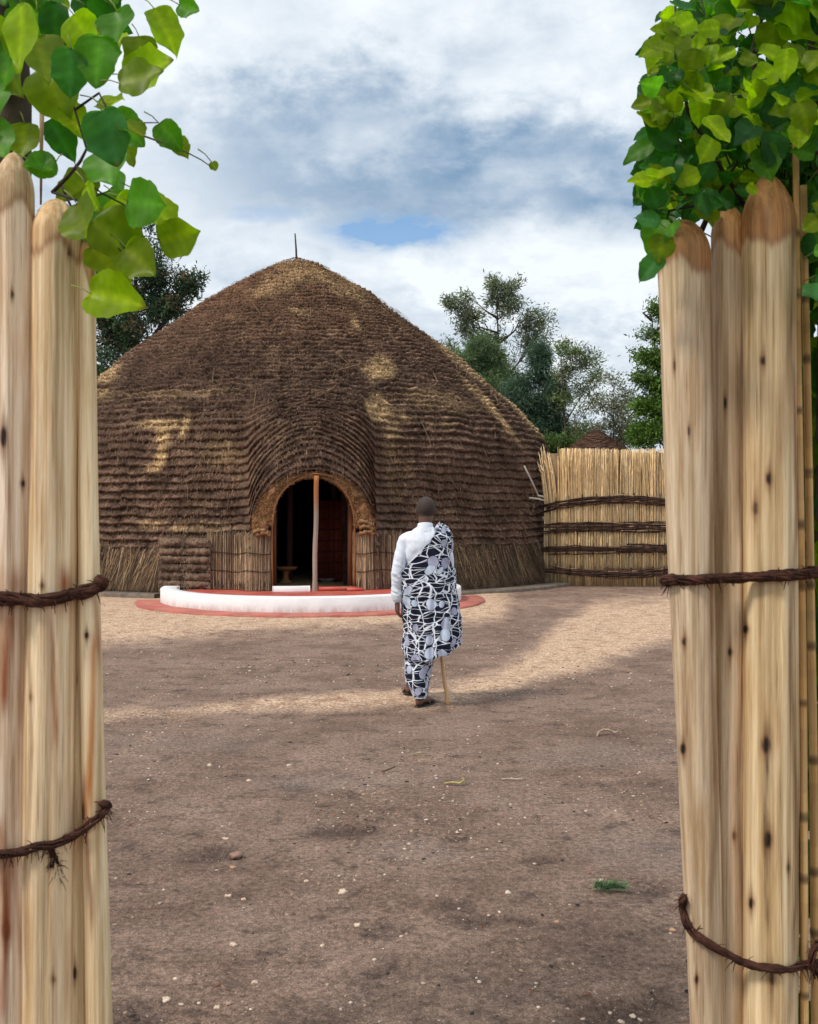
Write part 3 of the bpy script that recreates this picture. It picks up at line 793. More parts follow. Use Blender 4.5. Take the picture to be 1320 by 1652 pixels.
# platform in front of the door
PC = Vector((HC.x+7.75*math.sin(HROT), HC.y-7.75*math.cos(HROT)-.1))
def ring(name, r0, r1, z0, z1, m, parent, a0=-96, a1=96, n=96, wob=0.0, bev=.012):
    V = []
    for i in range(n):
        a = R(a0+(a1-a0)*i/(n-1)); w_ = wob*(float(fbm(i*.35, r1*3, seed=4))-.5)
        w2 = wob*(float(fbm(i*.3, 8+r1*3, seed=4))-.5)
        for (r, z) in ((r0, z0), (r0, z1-bev), (r0+bev, z1), (r1-bev+w_, z1+w2*.6), (r1+w_, z1-bev+w2*.6), (r1+w_*1.3, z0)):
            V.append((r*math.sin(a), -r*math.cos(a), z))
    f = [grid_faces(n, 6)]
    e = np.array([[0, 1, 2, 3, 4, 5], [(n-1)*6+k for k in (5, 4, 3, 2, 1, 0)]]); f.append(e)
    return mk(name, V, f, m, parent)
plat = empty('entrance_platform', (PC.x, PC.y, 0), HROT)
tag(plat, 'half-round red entrance terrace with a low white rim in front of the hut doorway', 'terrace')
ring('base_ring', 2.4, 3.32, .0, .055, M['redring'], plat, wob=.05, a0=-93, a1=93)
ring('white_rim', 2.56, 2.86, .05, .30, M['white'], plat, wob=.012, a0=-97, a1=97)
V = [(0, 0, .2)]+[(2.6*math.sin(R(a)), -2.6*math.cos(R(a)), .2) for a in np.linspace(-96, 96, 90)]+[(1.9, 1.1, .2), (-1.9, 1.1, .2)]
me = bpy.data.meshes.new('floor'); me.from_pydata(V, [], [list(range(1, len(V)))]); me.materials.append(M['red'])
o = bpy.data.objects.new('floor', me); COL.objects.link(o); o.parent = plat

def kerb(name, a0, a1, r0, r1, z, label, seed=0):
    n = 60; V = []
    for i in range(n):
        a = R(a0+(a1-a0)*i/(n-1)); w_ = (float(fbm(i*.5, seed+.5, seed=6))-.5)*.03
        for (r, zz) in ((r0, 0), (r0, z), (r1-.02+w_, z+w_*.4), (r1+w_, z-.02), (r1+w_, -.02)): V.append((r*math.sin(a), -r*math.cos(a), zz))
    f = [grid_faces(n, 5), np.array([[0, 1, 2, 3, 4], [(n-1)*5+k for k in (4, 3, 2, 1, 0)]])]
    o = mk(name, V, f, M['kerb'], col=None, loc=(HC.x, HC.y, 0)); o.rotation_euler.z = HROT
    return tag(o, label, 'kerb')
kerb('stone_kerb', -75, -24, 7.1, 7.62, .10, 'low grey-brown kerb along the hut foot left of the terrace')
kerb('stone_kerb', 23, 62, 7.1, 7.75, .075, 'low grey-brown kerb along the hut foot right of the terrace', 3)

# stool inside the doorway
st = empty('wooden_stool', tuple(W(461, 948, 20.2)), 0); st.location.z = .215
tag(st, 'round orange-brown wooden stool just inside the dark doorway, left of the centre pole', 'stool')
def lathe(name, prof_, m, parent, col=None, n=28):
    V = [(r*math.cos(2*math.pi*k/n), r*math.sin(2*math.pi*k/n), z) for (r, z) in prof_ for k in range(n)]
    c = None if col is None else np.tile(np.array(col), (len(V), 1))
    return mk(name, V, [grid_faces(len(prof_), n, True)], m, parent, c, smooth=True)
lathe('seat', [(0.001, .30), (.22, .29), (.255, .33), (.26, .355), (.24, .36), (.20, .335), (.001, .33)], M['post'], st, (.34, .15, .055))
lathe('pedestal', [(.001, .0), (.15, .0), (.15, .03), (.07, .08), (.06, .18), (.09, .29), (.001, .295)], M['post'], st, (.30, .14, .06))
tr = empty('low_basin', tuple(W(528, 940, 20.6)), 0); tr.location.z = .215
tag(tr, 'shallow grey metal basin on the straw floor inside the doorway, right of the centre pole', 'basin')
lathe('bowl', [(.001, .0), (.12, .0), (.17, .06), (.2, .07), (.2, .078), (.16, .066), (.11, .012), (.001, .012)], mat('basin_metal', (.35, .36, .38), rough=.35), tr)
#%%FENCE
# ================================================================ REED FENCE
def fence_y(x): return 22.35+.10*(x-5.2)**2*(.55 if x > 5.2 else .8)
def build_fence():
    f = empty('reed_fence', (5.5, 22.4, 0)); off = Vector((5.5, 22.4, 0))
    tag(f, 'tall pale reed fence with four dark bands of bound sticks, running right from the hut', 'fence')
    rg = np.random.default_rng(8); mb = MB()
    xs = np.arange(3.25, 11.0, .0082)
    for i, x in enumerate(xs):
        y = fence_y(x)+rg.normal(0, .018)
        h = 3.26+rg.normal(0, .014)+.015*math.sin(x*2.1)
        if x < 3.6: h += rg.uniform(-.5, .1)
        t = rg.random(); c = np.array([.66, .48, .27]) if t < .45 else np.array([.46, .33, .18]) if t < .8 else np.array([.66, .54, .36]) if t < .93 else np.array([.22, .14, .08])
        c = c*rg.uniform(.95, 1.4)*np.array([1.04, 1.04, 1.0]); ln = rg.normal(0, .012)
        ln2 = rg.normal(0, .012)
        r = rg.uniform(.0055, .0095)
        if x < 3.55: ln -= .12
        P = [(x-ln2*.5, y, .0), (x+ln2, y-.01, 1.0), (x+rg.normal(0, .006), y, 2.0), (x+ln*.6, y+rg.normal(0, .02), 2.7), (x+ln*1.3, y+rg.normal(0, .04), h)]
        mb.tube([Vector(p)-off for p in P], [r, r, r*.95, r*.9, r*.6], 5, col=np.concatenate([np.tile(c*k, (5, 1)) for k in (.85, .95, 1., 1.05, 1.1)]+[[c, c]]))
    mb.build('reed_panel', M['reed'], f)
    mb = MB(); V = []
    for x in np.arange(3.3, 12, .3):
        for z in (0, 3.17): V.append(Vector((x, fence_y(x)+.05, z))-off)
    mb.add([tuple(v) for v in V], grid_faces(len(V)//2, 2), (.30, .21, .12)); mb.build('backing_mat', M['reed'], f)
    for bi, (zc, th) in enumerate(((1.98, .22), (1.36, .21), (.86, .21), (.40, .20))):
        b = MB()
        for k in range(30):
            z0 = zc+rg.uniform(-th/2, th/2); a = rg.uniform(0, 6); x0 = 3.1+rg.uniform(0, .3) if k < 9 else rg.uniform(3.2, 8); x1 = x0+rg.uniform(2.5, 6)
            pts = []
            for x in np.arange(x0, min(x1, 12), .22):
                sag = {0: .09, 1: .05, 2: .03, 3: -.08}[bi]*max(-.3, 1-((x-5.1)/1.6)**2)
                z = z0+.02*math.sin(x*2.2+a)+rg.normal(0, .008)+sag-(.10*(3.6-x)/.5 if (x < 3.6 and bi == 0) else 0)
                pts.append(Vector((x, fence_y(x)-.045-rg.uniform(0, .03), z))-off)
            t = rg.random(); c = (.045, .024, .018) if t < .62 else (.10, .055, .036) if t < .9 else (.30, .2, .12)
            b.tube(pts, rg.uniform(.011, .019), 5, col=c)
        x = 3.5
        while x < 11.8:
            pts = [Vector((x+.012*math.sin(q), fence_y(x)-.05-.04*math.cos(q), zc+(th/2+.03)*math.sin(q)))-off for q in np.linspace(-1.6, 1.6, 7)]; zo = {0: .09, 1: .05, 2: .03, 3: -.08}[bi]*max(-.3, 1-((x-5.1)/1.6)**2); pts = [p+Vector((0, 0, zo)) for p in pts]
            b.tube(pts, .011, 5, col=(.04, .025, .02)); x += rg.uniform(.24, .34)
        b.build('binding_band', M['branch'], f)
    return f
build_fence()
# small hut roof beyond the fence
sh_ = empty('small_hut', tuple(Vector((W(962, 840, 30).x, 30, 0))))
tag(sh_, 'small round hut whose brown thatched cone shows above the reed fence', 'hut')
zt = CAMZ+(HY-693)/F*30
rows = 26; n = 90; V = []; C = []
for i in range(rows*4+1):
    t = i/(rows*4); r = 1.45*(1-t)**.92; z = zt-1.02*(1-t)**1.0
    f_ = (i % 4)/4; o_ = .08*(1-f_)*(1 if t < .97 else 0)
    for k in range(n):
        a = 2*math.pi*k/n; j = float(vn(k*.9, i//4*3.3, seed=2))
        V.append(((r+o_*(.4+j))*math.sin(a), -(r+o_*(.4+j))*math.cos(a), z)); C.append(np.array([.15, .085, .06])*(.5+.9*j)*(.35 if i % 4 == 0 else 1))
mk('roof', V, grid_faces(rows*4+1, n, True), M['thatch'], sh_, np.array(C))
lathe('wall', [(1.1, 0), (1.1, zt-.85)], M['dark'], sh_)

#%%TREES
# ================================================================ TREES
def tree(name, label, base, blobs, dens, lsize, cols, trunk_r=.16, elong=1.0, droop=0.0, lean=None, mb_ratio=1.0, seed=0, cat='tree', group=None, bark='bark', holes=.42, clus=26, barkc=None):
    """blobs: (px, py, depth, rx_m, rz_m, k) lobes of the crown; leaves grow in sprays on twigs inside them"""
    rg = np.random.default_rng(seed+100); base = Vector(base)
    root = empty(name, tuple(base)); tag(root, label, cat, group)
    tr = MB(); L = []
    B = [(W(b[0], b[1], b[2])-base, b[3], b[4], b[5] if len(b) > 5 else 1.0) for b in blobs]
    top = max(b[0].z for b in B); cx = np.mean([b[0].x for b in B])
    ctr = max(B, key=lambda b: b[0].z)[0]
    axis = [Vector((0, 0, 0)), Vector((ctr.x*.1+rg.normal(0, .1), 0, top*.25)), Vector((ctr.x*.35, ctr.y*.3, top*.55)), Vector((ctr.x*.8, ctr.y*.8, top*.85)), ctr]
    def ax(t):
        t = max(0, min(.999, t))*4; i = int(t); return axis[i].lerp(axis[i+1], t-i)
    tr.tube([ax(t) for t in np.linspace(0, .97, 14)], [trunk_r*(1-.93*t**.7) for t in np.linspace(0, .97, 14)], 8)
    for (c, rx, rz, k) in B:
        tz = max(.12, min(.93, (c.z-rz*.9-abs(c.x-ax(c.z/top).x)*1.25-.3)/top)); s = ax(tz)
        mid = s.lerp(c, .5)+Vector((rg.normal(0, .16), rg.normal(0, .16), -.12*rx+rg.normal(0, .08)))
        tr.tube([s, s.lerp(mid, .6), mid, mid.lerp(c, .55), c], [trunk_r*.34, trunk_r*.28, trunk_r*.2, trunk_r*.13, trunk_r*.06], 6)
        nt = max(10, int(dens*2.5*rx*rz*k+10))
        for q in range(nt):
            v = Vector(rg.normal(0, 1, 3)).normalized()*(rg.random()**.45)
            e = c+Vector((v.x*rx, v.y*rx, v.z*rz))
            if float(fbm(e.x*.9+seed, e.y*.9, e.z*.9, 3, seed=seed+3)) < holes: continue
            s2 = c.lerp(e, .25) if rg.random() < .6 else mid.lerp(e, .4)
            d = (e-s2)
            tr.tube([s2, s2.lerp(e, .5)+Vector((0, 0, .04*d.length)), e], [trunk_r*.09, trunk_r*.06, trunk_r*.025], 4, cap=False)
            m = int(clus*1.35*rg.uniform(.6, 1.4))
            t = rg.uniform(.35, 1.12, m)[:, None]
            p = np.array(s2)[None]*(1-t)+np.array(e)[None]*t+rg.normal(0, .10+.06*rx, (m, 3))
            dd = np.array(d.normalized())[None]*.7+rg.normal(0, .6, (m, 3)); dd[:, 2] -= droop
            tone = float(vn(e.x*2.1, e.y*2.1, e.z*2.1, seed=seed))
            ci = cols[min(len(cols)-1, int(rg.random()**1.3*len(cols)))]
            L.append((p, dd, np.array(ci)[None]*(.65+.7*tone)*rg.uniform(.75, 1.25, (m, 1))))
    P = np.concatenate([l[0] for l in L]); D = np.concatenate([l[1] for l in L]); C = np.concatenate([l[2] for l in L])
    D /= np.linalg.norm(D, axis=1)[:, None]; n = len(P)
    sd_ = np.cross(D, rg.normal(0, 1, (n, 3))); sd_ /= np.linalg.norm(sd_, axis=1)[:, None]
    ln = lsize*rg.uniform(.6, 1.4, n)[:, None]; wd = ln*.5/elong
    V = np.stack([P, P+D*ln*.45+sd_*wd*.5, P+D*ln, P+D*ln*.45-sd_*wd*.5], 1).reshape(-1, 3)
    i = np.arange(n)*4; q = np.stack([i, i+1, i+2, i+3], -1)
    tr.build('trunk', M[bark], root, smooth=True)
    mk('crown', V, q, M['treeleaf'], root, np.repeat(C, 4, axis=0))
    return root
DG = [(.030, .050, .028), (.045, .07, .035), (.06, .085, .04), (.12, .085, .05)]
GG = [(.07, .10, .065), (.055, .085, .05), (.10, .13, .085), (.085, .105, .05)]
def gb(px, d): return (W(px, 840, d).x, d, 0)
tree('dark_conifer', 'dark ragged conifer with dead brown tufts rising behind the left side of the hut', gb(228, 36),
     [(205, 590, 36, 1.5, .8), (180, 540, 36.5, 1.1, .9), (235, 530, 35.5, 1.2, .8, .9), (275, 500, 36, .9, .6, .8), (310, 455, 36, .7, .5, .9), (330, 440, 36, .4, .35, .9), (200, 480, 36, 1.1, .8, .9),
      (245, 440, 36, .9, .8, .9), (245, 385, 36, .75, .7, .9), (215, 350, 36, .6, .5, .8), (170, 430, 36, .8, .8), (160, 500, 36, .8, .8), (250, 480, 36.5, .8, .6, .6), (165, 600, 36, .8, .8), (190, 400, 36, .7, .7, .8), (130, 450, 36, 1, 1.2), (120, 550, 36, 1, 1.2)],
     62, .17, [(.035, .07, .045), (.05, .10, .055), (.08, .14, .07), (.05, .09, .05), (.06, .11, .06), (.20, .13, .08)], .22, 1.6, .1, seed=1, holes=.49, clus=28)
tree('grevillea_tree', 'tallest airy grey-green tree on the right, its open crown standing above its neighbours', gb(815, 40),
     [(815, 470, 40, .9, .75, .8), (818, 505, 40, .7, .5, .9), (830, 525, 40, .8, .5, .8), (800, 455, 40, .45, .4, .8), (825, 460, 40, .5, .45, .9), (725, 488, 40, .3, .22, .6), (760, 480, 40, .45, .3, .7), (845, 500, 40, .9, .8, .8), (880, 520, 40, .6, .5, .6), (790, 480, 40, .5, .5, .6), (765, 505, 40, .7, .5, .55), (740, 490, 40, .45, .3, .5), (750, 530, 40, .6, .5, .5), (820, 545, 40, .9, .6, .6),
      (860, 550, 40, .7, .6, .7), (780, 550, 40, .8, .5, .5), (800, 600, 40.5, 1.2, .8, .8)],
     50, .17, [(.18, .215, .165), (.14, .18, .13), (.22, .26, .20), (.15, .19, .07)], .15, 1.9, .05, seed=2, holes=.45, clus=22)
tree('feathery_pine', 'soft feathery green pine just behind the hut shoulder, left of the dark one', gb(776, 37),
     [(775, 560, 37, .55, .55), (760, 590, 37, .7, .6), (795, 580, 37, .6, .6), (775, 625, 37, 1., .7), (810, 620, 37, .8, .7), (740, 585, 37, .5, .4, .7), (800, 670, 37, 1, .8), (765, 665, 37, .8, .7)],
     75, .22, [(.14, .21, .10), (.11, .18, .10), (.17, .24, .11)], .14, 4.5, .35, seed=3, holes=.36, clus=40)
tree('dark_pine', 'dense dark blue-green pine directly right of the hut silhouette', gb(868, 35),
     [(870, 575, 35, .45, .6), (870, 610, 35, .7, .6), (850, 645, 35, .8, .7), (885, 650, 35, .75, .7), (860, 690, 35, .9, .7), (900, 690, 35, .6, .6), (880, 715, 35, .9, .5), (905, 630, 35, .4, .4, .7), (835, 625, 35, .5, .5)],
     90, .21, [(.07, .13, .09), (.085, .15, .10), (.11, .17, .11)], .15, 4.0, .4, seed=4, holes=.36, clus=32)
tree('slender_tree', 'slim tree with a sparse light green crown and a bare forked stem, mid right', gb(918, 34),
     [(925, 570, 34, .5, .4, .8), (950, 580, 34, .5, .4, .7), (915, 600, 34, .45, .45, .9), (960, 610, 34, .4, .4, .6), (940, 630, 34, .5, .4, .6), (905, 560, 34, .3, .3, .6), (930, 660, 34, .6, .5, .6), (955, 650, 34, .45, .5, .6), (905, 650, 34, .4, .5, .6), (940, 690, 34, .6, .4, .6)],
     75, .13, [(.19, .26, .11), (.14, .22, .07), (.22, .20, .12), (.17, .20, .14)], .085, 1.8, .1, seed=5, holes=.44, clus=16)
tree('thin_tree', 'thin half-bare tree above the small hut roof', gb(990, 38),
     [(990, 615, 38, .5, .4, .7), (1005, 640, 38, .6, .5, .7), (975, 650, 38, .6, .5, .6), (995, 680, 38, .8, .5, .5), (965, 690, 38, .5, .3, .4), (1010, 705, 38, .9, .5, .9), (1030, 690, 38.5, .9, .6, .8), (940, 700, 38.5, .8, .5, .6), (1000, 660, 39, 1.0, .8, .5)],
     75, .14, [(.17, .20, .13), (.13, .16, .10), (.19, .15, .11)], .085, 1.8, .05, seed=6, holes=.42, clus=14)
tree('broadleaf_tree', 'bright green spreading tree at the far right, behind the gate post', gb(1085, 33),
     [(1050, 500, 33, .45, .25, .9), (1075, 505, 33, .5, .3, .9), (1045, 540, 33, .5, .22, .9), (1090, 545, 33, .7, .3), (1035, 570, 33, .4, .22, .9), (1060, 580, 33, .6, .3), (1100, 590, 33, .8, .5), (1040, 610, 33, .45, .25), (1070, 625, 33, .7, .35),
      (1045, 655, 33, .6, .3), (1080, 665, 33, .8, .4), (1040, 690, 33, .5, .25), (1065, 700, 33, .8, .35), (1120, 640, 33, 1, .9), (1130, 540, 33, 1, .9), (1030, 705, 33, .4, .3)],
     110, .14, [(.12, .23, .035), (.09, .18, .03), (.15, .27, .05), (.08, .13, .05)], .15, 1.5, .0, seed=7, holes=.42, clus=22)
tree('small_tree', 'small yellow-green tree top peeping over the hut slope left of the tall airy tree', gb(705, 39),
     [(690, 550, 39, .3, .25, .7), (708, 558, 39, .4, .3, .8), (722, 575, 39, .5, .35, .9), (735, 600, 39, .6, .5), (730, 560, 39, .3, .3, .5)],
     90, .12, [(.16, .22, .10), (.19, .24, .08)], .09, 1.5, seed=8, holes=.38, clus=18)
tree('low_bush', 'low light green bush showing just over the reed fence beside the hut', gb(905, 31),
     [(895, 716, 31, .35, .2), (915, 714, 31, .3, .2), (935, 720, 31, .3, .2), (880, 720, 31, .3, .3)], 160, .11, [(.12, .19, .05), (.10, .16, .06)], .05, 1.3, seed=9, holes=.3, clus=22, cat='bush')
#%%GATE
# ================================================================ GATE POSTS
def wood_mat():
    def fn(t, o, base):
        # long grain, checks and grey weathering running up the pole
        g = t.noise(t.mapping(o, (60, 60, 1.1)), 1.0, 5, .7)
        c = t.mix(t.ramp(g, .35, .65), t.mix(1.0, base, (.74, .62, .46), 'MULTIPLY'), t.mix(1.0, base, (1.2, 1.17, 1.12), 'MULTIPLY'))
        g2 = t.noise(t.mapping(o, (130, 130, 2.6)), 1.0, 3, .6)
        c = t.mix(t.ramp(g2, .60, .70, 0, .6), c, t.mix(1.0, c, (.42, .29, .19), 'MULTIPLY'))
        g4 = t.noise(t.mapping(o, (260, 260, 3.5)), 1.0, 3, .6)
        c = t.mix(t.ramp(g4, .55, .75, 0, .4), c, t.mix(1.0, c, (.6, .5, .38), 'MULTIPLY'))
        g3 = t.noise(t.mapping(o, (14, 14, 3)), 1.0, 4, .6)
        return t.mix(t.ramp(g3, .48, .72, 0, .42), c, t.mix(1.0, c, (.74, .54, .34), 'MULTIPLY'))
    return mat('peeled_pole_wood', attr=True, rough=.6, bump=.004, bscale=45, var=.15, vscale=4, spec=.3, fn=fn, sc=(1, 1, .1))
M['pole'] = wood_mat()
POLES = {}
def pole(parent, top, bot, wtop, wbot, tip, knots=(), stains_shade=(), seed=0, base=(.78, .62, .43), tipc=(.50, .26, .10), squash=1.0, ridge=(), tipk=.1, blunt=.45, origin=Vector((0, 0, 0)), bow=0.0, foot=None, label=None, dirt=.0):
    """top/bot: world points of the axis (bot is carried on to the ground)"""
    ext = (bot-top)*(bot.z/(top.z-bot.z)); end = bot+ext*1.0
    POLES.setdefault(parent.name, []).append((Vector(top), Vector(end), wtop, wbot, squash, tip))
    nz, na = 520, 72; H = (top-end).length
    v = np.linspace(0, 1, nz)**1.0; th = np.linspace(0, 2*np.pi, na, endpoint=False)
    Tt, A = np.meshgrid(v, th, indexing='ij')      # Tt 0 top, 1 foot
    wd = wtop+(wbot-wtop)*np.clip(Tt*H/(top-bot).length, 0, 1.3)
    hd = Tt*H                                         # metres below the top
    taper = np.where(hd < tip, blunt*.15+(1-blunt*.15)*np.sin(np.clip(hd/tip, 0, 1)*np.pi/2)**(.62), 1.0)
    rr = wd/2*taper
    rr = rr*(1+(fbm(np.cos(A)*1.4+seed, np.sin(A)*1.4, hd*1.6, 3, seed=seed)-.5)*.20)
    for (a0, k) in ridge:                             # flats and creases that run the length of the pole
        dA = np.angle(np.exp(1j*(A-R(a0)-.25*np.sin(hd*1.1+seed))))
        rr = rr*(1-k*np.exp(-(dA/.12)**2))
    # axe facets at the cut tip
    ed = tip*1.0+.022*np.sin(A*3+seed)+.05*fbm(np.cos(A)*2.2+seed, np.sin(A)*2.2, seed=seed)+.012*vn(np.cos(A)*14, np.sin(A)*14, seed=seed)
    cut = sstep(.022, -.016, hd-ed)*(.75+.25*vn(np.cos(A)*20, np.sin(A)*20, hd*8, seed=seed))
    X_ = np.cos(A)*rr; Y_ = np.sin(A)*rr*squash
    bowx = bow*np.sin(np.pi*np.clip(hd/(top-bot).length, 0, 1))+(fbm(hd*1.2, seed, seed=seed+5)-.5)*.010
    ax = np.array(top)[None, None]*(1-Tt[..., None])+np.array(end)[None, None]*Tt[..., None]
    Pn = ax+np.stack([X_+bowx, Y_, 0*X_], -1)
    c = np.tile(np.array(base), (nz, na, 1))
    c *= (1+(fbm(np.cos(A)*2, np.sin(A)*2, hd*.9, 3, seed=seed+9)[..., None]-.5)*.30)
    if dirt: 
        q = sstep(.45, .7, fbm(np.cos(A)*2.5, np.sin(A)*2.5, hd*2.2, 4, seed=seed+19))[..., None]*dirt
        c = c*(1-q)+c*np.array([.62, .55, .48])*q
    px = CX+F*Pn[..., 0]/Pn[..., 1]; py = HY-F*(Pn[..., 2]-CAMZ)/Pn[..., 1]
    facing = (np.sin(A) < .2)
    for (kx, ky, ka, kb) in knots:
        ka *= 1.0; kb *= 1.05
        d = np.sqrt(((px-kx)/ka)**2+((py-ky)/kb)**2)
        q = (sstep(3.0, 1.0, d)*facing*.45)[..., None]; c = c*(1-q)+np.array([.36, .17, .075])*q
        dz_ = np.sqrt(((px-kx)/(ka*.7))**2+((py-ky)/(kb*3.5))**2); q = (sstep(1.6, .4, dz_)*facing*.6)[..., None]; c = c*(1-q)+np.array([.12, .055, .025])*q
        q = (sstep(1.5, .7, d)*facing)[..., None]; c = c*(1-q)+np.array([.016, .009, .006])*q
    for (sx, y0, y1, sw, k, sc_) in stains_shade:  # stains, plus dark edge streaks painting shade in the pole creases
        e = sstep(y0-30, y0+20, py)*sstep(y1+40, y1-30, py)
        xx = sx+5*np.sin(py*.011+sx)+4*(fbm(py*.02, sx, seed=3)-.5)
        q = (np.exp(-((px-xx)/sw)**2)*e*k*facing*(.5+.9*fbm(px*.15, py*.01, seed=seed)))[..., None]
        q = np.clip(q, 0, 1); c = c*(1-q)+np.array(sc_)*q
    q = cut[..., None]; tt = (.8+.5*fbm(np.cos(A)*3, np.sin(A)*3, hd*12, 3, seed=seed+2))[..., None]
    edge = (np.exp(-((hd-ed)/.012)**2)*.6)[..., None]
    c = c*(1-q)+np.array(tipc)*tt*q; c = c*(1-edge)+np.array([.28, .12, .05])*edge
    V = (Pn.reshape(-1, 3)-np.array(origin)); V = np.vstack([V, V[:na].mean(0)+[0, 0, tip*.04]])
    k = np.arange(na); cap = np.stack([np.full(na, nz*na), (k+1) % na, k], -1)
    C = np.vstack([c.reshape(-1, 3), np.array(tipc)[None]])
    o = mk('pole', V, [grid_faces(nz, na, True), cap], M['pole'], parent, np.clip(C, 0, 1), smooth=True)
    if label: o['label'] = label
    return o
def cane(parent, pts, r, origin, label=None, nodes=()):
    P = [Vector(p)-origin for p in pts]
    ax = []; rad = []; col = []
    n = 400
    seg = [0]+list(np.cumsum([(P[i+1]-P[i]).length for i in range(len(P)-1)])); Ltot = seg[-1]
    def at(q):
        i = 0
        while i < len(P)-2 and q > seg[i+1]: i += 1
        return P[i].lerp(P[i+1], min(1, (q-seg[i])/(seg[i+1]-seg[i])))
    node = [k*.235+.05*math.sin(k*2.1) for k in range(1, 14)]
    for k in range(n):
        q = Ltot*k/(n-1); dn = min(abs(q-x) for x in node)
        ax.append(at(q)); rad.append(r*(1+.16*math.exp(-(dn/.006)**2))*(.75+.25*q/Ltot))
        c = np.array([.62, .42, .20])*(.85+.3*float(fbm(q*6, r*900, seed=4)))
        if dn < .012: c = c*(.35 if dn < .005 else .6)
        elif dn < .06: c = c*np.array([1.15, 1.15, 1.1])
        col += [c]*10
    mb = MB(); mb.tube(ax, rad, 10, col=np.array(col+[col[0], col[-1]])); o = mb.build('cane', M['pole'], parent, smooth=True)
    return o
def hug(parent, pts, r):
    """lay a twine path against the front of the poles it binds"""
    pts = [Vector(p) for p in pts]; D = []
    for i in range(len(pts)-1):
        p0, p1, p2, p3 = pts[max(i-1, 0)], pts[i], pts[i+1], pts[min(i+2, len(pts)-1)]
        for k in range(10):
            t = k/10; D.append(.5*((2*p1)+(p2-p0)*t+(2*p0-5*p1+4*p2-p3)*t*t+(3*p1-p0-3*p2+p3)*t*t*t))
    D.append(pts[-1]); Y = []
    for p in D:
        best = None
        for (a, b, w0, w1, sq, tip) in POLES[parent.name]:
            t = (a.z-p.z)/(a.z-b.z); c = a.lerp(b, t); w = (w0+(w1-w0)*min(1.3, t*1.2))/2*1.07; q = (p.x-c.x)/w
            if abs(q) < 1:
                y = c.y-w*sq*math.sqrt(1-q*q)
                best = y if best is None else min(best, y)
        Y.append(None if (best is None or p.y > best+.075) else best-r*.55)
    # a taut twine bridges the grooves between poles: near envelope of the surfaces it touches
    ix = sorted([i for i, y in enumerate(Y) if y is not None], key=lambda i: D[i].x); hull = []
    for i in ix:
        while len(hull) > 1:
            (x1, y1), (x2, y2) = hull[-2], hull[-1]
            if (x2-x1)*(Y[i]-y1)-(y2-y1)*(D[i].x-x1) <= 0: hull.pop()
            else: break
        hull.append((D[i].x, Y[i]))
    hx = [h[0] for h in hull]; hy = [h[1] for h in hull]
    Z = [d.y if y is None else .35*y+.65*float(np.interp(d.x, hx, hy)) for y, d in zip(Y, D)]
    for _ in range(3): Z = [Z[0]]+[(Z[i-1]+2*Z[i]+Z[i+1])/4 for i in range(1, len(Z)-1)]+[Z[-1]]
    return [Vector((d.x*z/d.y, z, CAMZ+(d.z-CAMZ)*z/d.y)) for d, z in zip(D, Z)]
def twist(parent, pts, r, seed, origin, strands=3, frays=30, name='twine'):
    pts = hug(parent, pts, r)
    """several strands wound into one rough twine, with loose fibre"""
    P = [Vector(p)-origin for p in pts]; rg = np.random.default_rng(seed)
    seg = [0]+list(np.cumsum([(P[i+1]-P[i]).length for i in range(len(P)-1)])); L = seg[-1]
    def at(q):
        i = 0
        while i < len(P)-2 and q > seg[i+1]: i += 1
        t = min(1, max(0, (q-seg[i])/(seg[i+1]-seg[i])))
        p0 = P[max(i-1, 0)]; p1 = P[i]; p2 = P[i+1]; p3 = P[min(i+2, len(P)-1)]
        return .5*((2*p1)+(p2-p0)*t+(2*p0-5*p1+4*p2-p3)*t*t+(3*p1-p0-3*p2+p3)*t*t*t)
    mb = MB(); n = int(L/.004); strands = strands*3+1
    for s_ in range(strands):
        a0 = 2*math.pi*s_/strands; A = []; rr = []
        for k in range(n):
            q = L*k/(n-1); a = a0+q*(26+5*math.sin(s_*1.7))+1.4*math.sin(q*19+s_*2.1); d = (at(min(L, q+.005))-at(max(0, q-.005))).normalized()
            u = Vector((0, -1, 0)); u = (u-d*u.dot(d)).normalized(); v = d.cross(u)
            A.append(at(q)+(u*math.cos(a)+v*math.sin(a))*r*.66*(.75+.45*float(vn(q*30, s_*3.3, seed=seed+8)))*(1 if True else 0)); rr.append(r*.27*(.7+.6*float(vn(q*90, s_, seed=seed))))
        mb.tube(A, rr, 7)
    for k in range(frays*2):
        q = rg.uniform(0, L); p = at(q); d = Vector(rg.normal(0, 1, 3)); d.y = -abs(d.y)*.6; d.normalize(); l = rg.uniform(.01, .035)
        mb.tube([p, p+d*l*.6+Vector((0, 0, -.002)), p+d*l+Vector((0, 0, -.008))], [r*.13, r*.1, r*.05], 4)
    return mb.build(name, M['rope'], parent, smooth=True)
DL, DR = 2.15, 2.30
RD = (.33, .10, .035); BR = (.45, .22, .10)
gl = empty('gate_post', tuple(Vector((W(90, 840, DL).x, DL, 0)))); oL = Vector(gl.location)
tag(gl, 'left gate post of thick peeled cream poles lashed with dark twine', 'gate post')
w_ = lambda px, d: px/F*d
pole(gl, W(23, 246, DL), W(8, 1652, DL), w_(64, DL), w_(66, DL), .10, knots=((6, 705, 5, 15), (37, 780, 3, 5), (10, 1500, 6, 16), (20, 475, 2, 6)), stains_shade=((10, 985, 1140, 10, .9, RD), (28, 990, 1560, 5, .55, BR), (4, 1330, 1650, 8, .7, RD), (22, 925, 960, 16, .8, RD), (6, 720, 1100, 3, .5, BR), (12, 1380, 1500, 9, .8, RD)),
     seed=1, origin=oL, blunt=.2, base=(.84, .71, .57), tipc=(.50, .36, .21), ridge=((-60, .06),))
